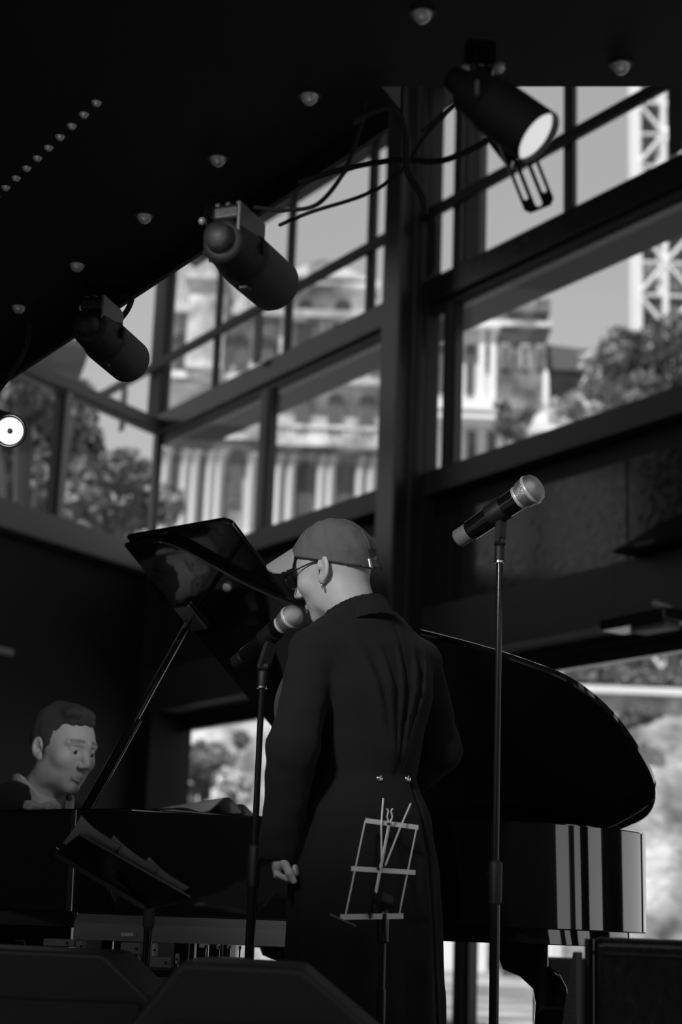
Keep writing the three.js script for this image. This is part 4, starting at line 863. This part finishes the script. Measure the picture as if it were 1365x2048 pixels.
// the man with the cap, seen from behind
{
  const PHI = 40 * Math.PI / 180, base = V3(0.08663, 0, 4.0);
  const t = thing('person', 'standing person in dark tailcoat, pale brimmed cap and glasses, head bowed, back turned', 'person', base, Math.PI + PHI);
  const B = basisOf(0.33, 0.2, -0.1).setPosition(0.072, 1.536, 0.069);
  const inv = B.clone().invert(), v = new THREE.Vector3();
  const hf = headField({ jaw: 0.05 });
  // head and neck
  const neck = (x, y, z) => cap(x, y, z, 0.035, 1.36, 0.0, 0.062, 1.52, 0.045, 0.062, 0.055);
  const full = (x, y, z) => { v.set(x, y, z).applyMatrix4(inv); return smin(hf(v.x, v.y, v.z), neck(x, y, z), 0.03); };
  const hg = nets(full, [-0.08, 1.36, -0.1], [0.21, 1.70, 0.24], 0.004);
  const tone = skinTone(false);
  paint(hg, (x, y, z) => { v.set(x, y, z).applyMatrix4(inv); return tone(v.x, v.y, v.z); });
  const hand = (side, pos, turn, tip) => { const g = nets(handField(side, 1.2, 1.0), [-0.07, -0.19, -0.12], [0.07, 0.06, 0.05], 0.0035); g.scale(0.86, 0.86, 0.86).rotateX(tip).rotateY(turn).translate(...pos); return paint(g, () => 1); };
  mesh('body', joinBody([hg, hand(1, [0.23, 0.868, 0.042], 0.9, 0.0), hand(-1, [-0.15, 0.95, 0.17], 1.2, 1.1)]), MT.skin, t);
  eyesFor(B, t);
  // cropped hair below the cap
  const hair = (x, y, z) => { v.set(x, y, z).applyMatrix4(inv); let d = ell(v.x, v.y, v.z, 0, 0.03, -0.014, 0.0765, 0.087, 0.098); d = Math.max(d, -(v.y - (v.z > -0.02 ? 0.012 : -0.012 - 0.25 * (v.z + 0.02)) )); d = Math.max(d, v.z - 0.045); return d; };
  mesh('hair', nets(hair, [-0.08, 1.40, -0.1], [0.21, 1.70, 0.24], 0.005), M(0.12, 0.9, { bumpMap: rep(grainT, 12), bumpScale: 0.001 }), t);
  // cap: six panels over the skull, brim, strap and button
  const crown = (x, y, z) => {
    v.set(x, y, z).applyMatrix4(inv);
    const a = v.x, b = v.y, c = v.z, th = Math.atan2(a, c + 0.006);
    let d = ell(a, b, c, 0, 0.018, -0.006, 0.0885, 0.104, 0.112);
    d -= 0.0022 * Math.exp(-((Math.sin(th * 3 + 0.4) / 0.09) ** 2)) * (1 - sstep(0.105, 0.12, b));
    d += 0.0055 * N3(a * 24, b * 24, c * 24) + 0.002 * N3(a * 60, b * 40, c * 60);
    d = smax(d, 0.014 + 0.42 * c - b, 0.006);
    d = Math.max(d, -(ell(a, b, c, 0, 0.004, -0.128, 0.03, 0.018, 0.02)));      // opening over the strap
    return d;
  };
  const cp = mesh('cap', nets(crown, [-0.1, 1.47, -0.14], [0.24, 1.72, 0.24], 0.004), MT.capCloth, t);
  const brim = (x, y, z) => { v.set(x, y, z).applyMatrix4(inv); const a = v.x, c = v.z - 0.075; const yy = v.y - 0.082 + 9.5 * a * a + 0.25 * Math.max(0, c); let d = Math.abs(yy) - 0.0036; d = Math.max(d, (Math.hypot(a / 0.086, c / 0.1) - 1) * 0.08); return Math.max(d, -0.01 - c) * 0.7; };
  mesh('brim', nets(brim, [-0.1, 1.40, 0.0], [0.26, 1.72, 0.3], 0.0028), MT.brimCloth, cp);
  const hl = (x, y, z) => P(x, y, z).applyMatrix4(B);
  mesh('cap_button', new THREE.SphereGeometry(0.008, 14, 8).scale(1, 0.5, 1).translate(...hl(0, 0.122, -0.006).toArray()), MT.capCloth, cp);
  const strap = []; for (let i = -8; i <= 8; i++) { const a = i / 8 * 0.55 + Math.PI; strap.push(hl(0.09 * Math.sin(a), -0.022, -0.006 + 0.114 * Math.cos(a))); }
  mesh('strap', [...strap.slice(1).map((b, i) => beam(strap[i], b, 0.002, 0.014, hl(0, 1, 0).sub(hl(0, 0, 0))))], MT.capCloth, cp);
  mesh('buckle', box(-0.009, 0.009, -0.011, 0.011, -0.003, 0.002, 0.002).applyMatrix4(new THREE.Matrix4().makeRotationY(0.2)).applyMatrix4(B.clone().multiply(new THREE.Matrix4().makeTranslation(0.03, -0.022, -0.116))), MT.steelBright, cp);
  // glasses
  const gl = new THREE.Group(); gl.name = 'glasses'; t.add(gl);
  const ring = (sx) => { const p = []; for (let i = 0; i < 24; i++) { const a = i / 24 * 6.283; p.push(hl(0.033 * sx + 0.024 * Math.cos(a), -0.006 + 0.019 * Math.sin(a), 0.106)); } return new THREE.TubeGeometry(new THREE.CatmullRomCurve3(p, true), 48, 0.0015, 6, true); };
  mesh('frame', [ring(1), ring(-1), wire([hl(-0.01, 0, 0.108), hl(0, 0.004, 0.114), hl(0.01, 0, 0.108)], 0.0014, 10, 6)], MT.blackMetal, gl);
  for (const sx of [1, -1]) {
    mesh('temple', wire([hl(0.056 * sx, 0.002, 0.106), hl(0.073 * sx, 0.006, 0.07), hl(0.08 * sx, 0.01, 0.0), hl(0.081 * sx, 0.0, -0.018)], 0.0017, 24, 6), MT.blackMetal, gl);
    mesh('lens', new THREE.CircleGeometry(0.0235, 24).scale(1, 0.8, 1).translate(0.033 * sx, -0.006, 0.1055).applyMatrix4(B), MT.lens, gl);
  }
  mesh('earring', new THREE.TorusGeometry(0.0075, 0.0014, 8, 24).rotateY(0.4).applyMatrix4(B.clone().multiply(new THREE.Matrix4().makeTranslation(0.083, -0.052, -0.004))), MT.chrome, t);

  // tailcoat
  const prof = spline([[0.2, 0.20, 0.175, -0.005, 0.0], [0.45, 0.2, 0.17, -0.005, 0.0], [0.62, 0.19, 0.16, -0.008, 0.0], [0.82, 0.187, 0.152, 0.0, 0.0], [0.94, 0.172, 0.138, 0.0, 0.002], [1.035, 0.135, 0.108, 0.003, 0.005], [1.12, 0.148, 0.112, 0.006, 0.0], [1.24, 0.175, 0.124, 0.012, -0.008], [1.33, 0.178, 0.112, 0.018, -0.006], [1.40, 0.115, 0.085, 0.028, 0.0], [1.45, 0.08, 0.07, 0.04, 0.01]]);
  const coat = (x, y, z) => {
    const [a, b, cx, cz] = prof(y), xn = (x - cx) / a, zn = (z - cz) / b, r = Math.hypot(xn, zn);
    let d = (r - 1) * Math.min(a, b) * 0.9;
    const th = Math.atan2(x - cx, -(z - cz));                              // 0 at the middle of the back
    const back = sstep(0.1, -0.3, zn);
    if (y > 1.03) {                                                        // pulled folds that run together at the waist
      const k = (y - 1.03) / 0.27, f = sstep(1.03, 1.1, y) * (1 - sstep(1.27, 1.37, y));
      for (const [x0, w, h] of [[0.066, 0.011, 0.011], [0.016, 0.007, 0.009], [-0.035, 0.008, 0.011], [-0.078, 0.009, 0.010], [0.112, 0.014, 0.010]]) d -= back * f * h * Math.exp(-(((x - 0.005 - x0 * (0.12 + 0.88 * k)) / w) ** 2));
      d += back * 0.003 * Math.exp(-(((x - 0.005) / 0.004) ** 2));
    }
    else d += (0.0075 * Math.sin(th * 7 + 0.8) + 0.004 * Math.sin(th * 13 + 2)) * sstep(1.02, 0.7, y);
    if (y < 1.02) d += back * 0.009 * Math.exp(-(((x + 0.052 + (1.02 - y) * 0.13) / 0.006) ** 2));
    d = Math.max(d, 0.28 - y);
    // shoulders and sleeves
    d = smin(d, cap(x, y, z, 0.045, 1.38, 0.005, 0.175, 1.315, 0.0, 0.052, 0.052), 0.05);
    d = smin(d, cap(x, y, z, 0.03, 1.39, 0.005, -0.155, 1.33, 0.0, 0.052, 0.05), 0.05);
    d = smax(d, (y - 1.412 + 0.42 * z) * 0.9, 0.012);
    let l = cap(x, y, z, 0.178, 1.308, 0.0, 0.238, 1.08, -0.012, 0.058, 0.057);
    l = smin(l, cap(x, y, z, 0.243, 1.08, -0.012, 0.228, 0.83, 0.045, 0.058, 0.046), 0.03);
    l = Math.max(l, 0.826 - y);
    let rgtS = cap(x, y, z, -0.158, 1.325, 0.0, -0.215, 1.12, -0.02, 0.056, 0.052);
    rgtS = smin(rgtS, cap(x, y, z, -0.215, 1.12, -0.02, -0.15, 0.955, 0.16, 0.053, 0.044), 0.025);
    const wr = 0.0045 * N3(x * 14, y * 22, z * 14) + 0.004 * Math.max(0, N3(x * 9 + y * 8, y * 26, z * 9));
    d = smin(d, Math.min(l, rgtS) + wr, 0.012);
    return d + 0.0035 * N3(x * 9, y * 5, z * 9) + 0.0012 * N3(x * 30, y * 18, z * 30);
  };
  const ct = mesh('tailcoat', nets(coat, [-0.31, 0.27, -0.25], [0.34, 1.50, 0.27], 0.0085), MT.wool, t);
  // stand and fall collar
  const axisN = P(0.04, 1, 0.42).normalize(), cc = P(0.045, 1.395, 0.0);
  const collar = (x, y, z) => {
    const px = x - cc.x, py = y - cc.y, pz = z - cc.z, h = px * axisN.x + py * axisN.y + pz * axisN.z, qx = px - h * axisN.x, qz = pz - h * axisN.z, r = Math.hypot(qx * 1.0, qz * 0.98);
    const target = 0.073 + 0.012 * sstep(0.03, -0.035, h) + 0.004 * N3(x * 20, y * 20, z * 20);
    let d = Math.max(r - target - 0.005, 0.064 - r); d = Math.max(d, h - 0.036, -0.026 - h + 0.005 * sstep(-0.02, 0.1, qz));
    return d * 0.8;
  };
  mesh('collar', nets(collar, [-0.12, 1.34, -0.16], [0.22, 1.5, 0.18], 0.005), MT.wool, ct);
  for (const [x, y] of [[0.052, 1.022], [-0.036, 1.028]]) {
    const bz = (() => { let z = -0.2; while (coat(x, y, z) > 0.0005 && z < 0) z += 0.001; return z; })();
    mesh('button', aim(lathe([[0, 0.006], [0.006, 0.0055], [0.0085, 0.003], [0.009, 0]], 18), P(x, y, bz), P(x * 2, 0.05, -1)), MT.chrome, ct);
  }
  // patterned waistcoat front that shows past the sleeve
  const vest = (x, y, z) => { let d = ell(x, y, z, 0.078, 1.19, 0.085, 0.115, 0.15, 0.115); return Math.max(d, 1.03 - y, 0.03 - z) + 0.003 * N3(x * 20, y * 20, z * 20); };
  mesh('waistcoat', nets(vest, [-0.05, 1.02, 0.0], [0.22, 1.38, 0.22], 0.006), M(0.07, 0.85, { bumpMap: rep(weaveT, 10), bumpScale: 0.002 }), t);
  const legs = (x, y, z) => { let d = cap(x, y, z, 0.09, 0.9, 0, 0.095, 0.08, 0.01, 0.085, 0.055); d = Math.min(d, cap(x, y, z, -0.09, 0.9, 0, -0.095, 0.08, 0.01, 0.085, 0.055)); return Math.max(d, 0.05 - y, y - 0.9) + 0.004 * N3(x * 9, y * 12, z * 9); };
  mesh('trousers', nets(legs, [-0.2, 0.03, -0.12], [0.2, 0.95, 0.14], 0.012), MT.woolDark, t);
  for (const s of [1, -1]) mesh('shoe', nets((x, y, z) => { let d = ell(x, y, z, 0, 0.035, 0.06, 0.045, 0.045, 0.14); d = smin(d, ell(x, y, z, 0, 0.06, -0.02, 0.042, 0.06, 0.06), 0.03); return Math.max(d, -y); }, [-0.07, -0.02, -0.12], [0.07, 0.14, 0.22], 0.008).translate(0.1 * s, 0.001, 0.02), MT.leather, t);
}

// the pianist
{
  const hc = at(128, 1496, 5.1), S = 1.06;
  const t = thing('person', 'pianist in dark jacket and open pale shirt collar looking down at the keys', 'person', P(hc.x, 0, hc.z), 0.86);
  const B = basisOf(0.02, 0.16, -0.03).setPosition(0, hc.y, 0.0), inv = B.clone().invert(), v = new THREE.Vector3(), hf = headField({ jaw: 0.057 });
  const H = hc.y, neckTo = [0, H - 0.17, -0.11], ZN = 0.1;
  const full = (x, y, z) => { v.set(x, y, z).applyMatrix4(inv).multiplyScalar(1 / S); return smin(hf(v.x, v.y, v.z) * S, cap(x, y, z, 0, H - 0.07, -0.035, ...neckTo, 0.06, 0.068), 0.03); };
  const hg = nets(full, [-0.13, H - 0.27, -0.17], [0.13, H + 0.15, 0.17], 0.004), tone = skinTone(true);
  paint(hg, (x, y, z) => { v.set(x, y, z).applyMatrix4(inv).multiplyScalar(1 / S); return tone(v.x, v.y, v.z); });
  const hand = (side, x) => { const g = nets(handField(side), [-0.07, -0.19, -0.12], [0.07, 0.06, 0.05], 0.005); g.rotateX(-1.35).rotateY(0).rotateZ(0).translate(x, 0.80, -0.03); return paint(g, () => 1); };
  mesh('body', joinBody([hg, hand(-1, 0.16), hand(1, -0.16)]), MT.skin, t);
  const eyeB = B.clone(); eyesFor(eyeB, t, S);
  const hair = (x, y, z) => {
    v.set(x, y, z).applyMatrix4(inv).multiplyScalar(1 / S);
    const a = v.x, b = v.y, c = v.z;
    let d = ell(a, b, c, 0, 0.036, -0.016, 0.0835, 0.094, 0.105);
    const line = b - (c > -0.02 ? 0.06 + 0.25 * Math.min(c, 0.05) - 0.075 * sstep(0.05, 0.072, Math.abs(a)) * (1 - sstep(0.02, 0.055, c)) : 0.055 + 0.9 * (c + 0.02) - 0.075 * sstep(0.05, 0.072, Math.abs(a)));
    d = smax(d, -(line + 0.012 * N3(a * 55, c * 30, 2.2)), 0.008);
    d = smax(d, c - 0.092 + 0.25 * Math.abs(a), 0.012);
    d = smin(d, ell(a, b, c, -0.012, 0.1, 0.05, 0.055, 0.02, 0.034), 0.025);
    return (d + 0.006 * N3(a * 60, b * 18, c * 18) + 0.003 * N3(a * 150, b * 30, c * 40)) * S;
  };
  mesh('hair', nets(hair, [-0.13, H - 0.14, -0.16], [0.13, H + 0.17, 0.15], 0.0038), M(0.06, 0.7, { bumpMap: rep(grainT, 20), bumpScale: 0.002 }), t);
  const Y = H - 0.165;                                                      // shoulder line
  const prof = spline([[0.42, 0.17, 0.13, 0, -0.3], [0.6, 0.165, 0.125, 0, -0.28], [Y - 0.12, 0.2, 0.13, 0, -0.18], [Y - 0.02, 0.19, 0.11, 0, -0.145], [Y + 0.05, 0.1, 0.085, 0, -0.115]]);
  const jacket = (x, y, z) => {
    const [a, b, cx, cz] = prof(y); let d = (Math.hypot((x - cx) / a, (z - cz) / b) - 1) * Math.min(a, b) * 0.9;
    d = Math.max(d, 0.45 - y, y - Y - 0.045);
    const ax = Math.abs(x);
    d = smin(d, cap(ax, y, z, 0.05, Y + 0.01, -0.12, 0.19, Y - 0.05, -0.14, 0.055, 0.062), 0.05);
    d = smin(d, cap(ax, y, z, 0.2, Y - 0.06, -0.14, 0.26, 0.88, -0.26, 0.062, 0.055), 0.03);
    d = smin(d, cap(ax, y, z, 0.26, 0.88, -0.26, 0.17, 0.81, -0.06, 0.055, 0.04), 0.03);
    d = smax(d, -cap(x, y, z, 0, Y + 0.14, -0.1, 0, Y - 0.17, 0.05, 0.088, 0.02), 0.01);
    return d + 0.004 * N3(x * 11, y * 11, z * 11);
  };
  mesh('jacket', nets(jacket, [-0.35, 0.42, -0.46], [0.35, Y + 0.12, 0.1], 0.011), MT.wool, t);
  const shirt = (x, y, z) => {
    let d = cap(x, y, z, 0, Y + 0.07, -0.1, 0, Y - 0.2, -0.1, 0.076, 0.11);
    let c = Math.abs(Math.hypot(x, z + ZN) - (0.078 + 0.03 * sstep(0.02, 0.1, z + ZN))) - 0.0045; c = Math.max(c, y - (Y + 0.085 - 0.75 * Math.max(0, z + ZN)), Y - 0.03 - y);
    c = Math.max(c, 0.022 + 0.25 * (Y + 0.09 - y) * -0.2 - Math.abs(x) - (z < -0.06 ? 1 : 0));
    d = smax(d, -cap(x, y, z, 0, Y + 0.18, 0.0, 0, Y - 0.08, 0.08, 0.07, 0.02), 0.005);
    return Math.min(Math.max(d, y - Y - 0.03), c);
  };
  mesh('shirt', nets(shirt, [-0.15, Y - 0.3, -0.24], [0.15, Y + 0.15, 0.16], 0.0055), MT.shirt, t);
  const legs = (x, y, z) => { const ax = Math.abs(x); let d = cap(ax, y, z, 0.09, 0.5, -0.3, 0.11, 0.5, 0.1, 0.08, 0.065); d = smin(d, cap(ax, y, z, 0.11, 0.5, 0.1, 0.11, 0.08, 0.08, 0.06, 0.045), 0.03); return Math.max(d, 0.04 - y); };
  mesh('trousers', nets(legs, [-0.22, 0.02, -0.42], [0.22, 0.62, 0.2], 0.014), MT.woolDark, t);
  for (const s of [1, -1]) mesh('shoe', new THREE.SphereGeometry(0.05, 16, 10).scale(0.9, 0.8, 2.4).translate(0.11 * s, 0.041, 0.13), MT.leather, t);
  const b = thing('piano_bench', 'black padded bench under the pianist', 'bench', P(hc.x, 0, hc.z), 0.86);
  mesh('cushion', new RoundedBoxGeometry(0.6, 0.08, 0.34, 3, 0.03).translate(0, 0.375, -0.3), MT.leather, b);
  for (const [x, z] of [[-0.26, -0.43], [0.26, -0.43], [-0.26, -0.17], [0.26, -0.17]]) mesh('leg', rod(P(x, 0, z), P(x, 0.35, z), 0.02, 0.024, 12), MT.lacquer, b);
}

renderer.render(scene, camera);
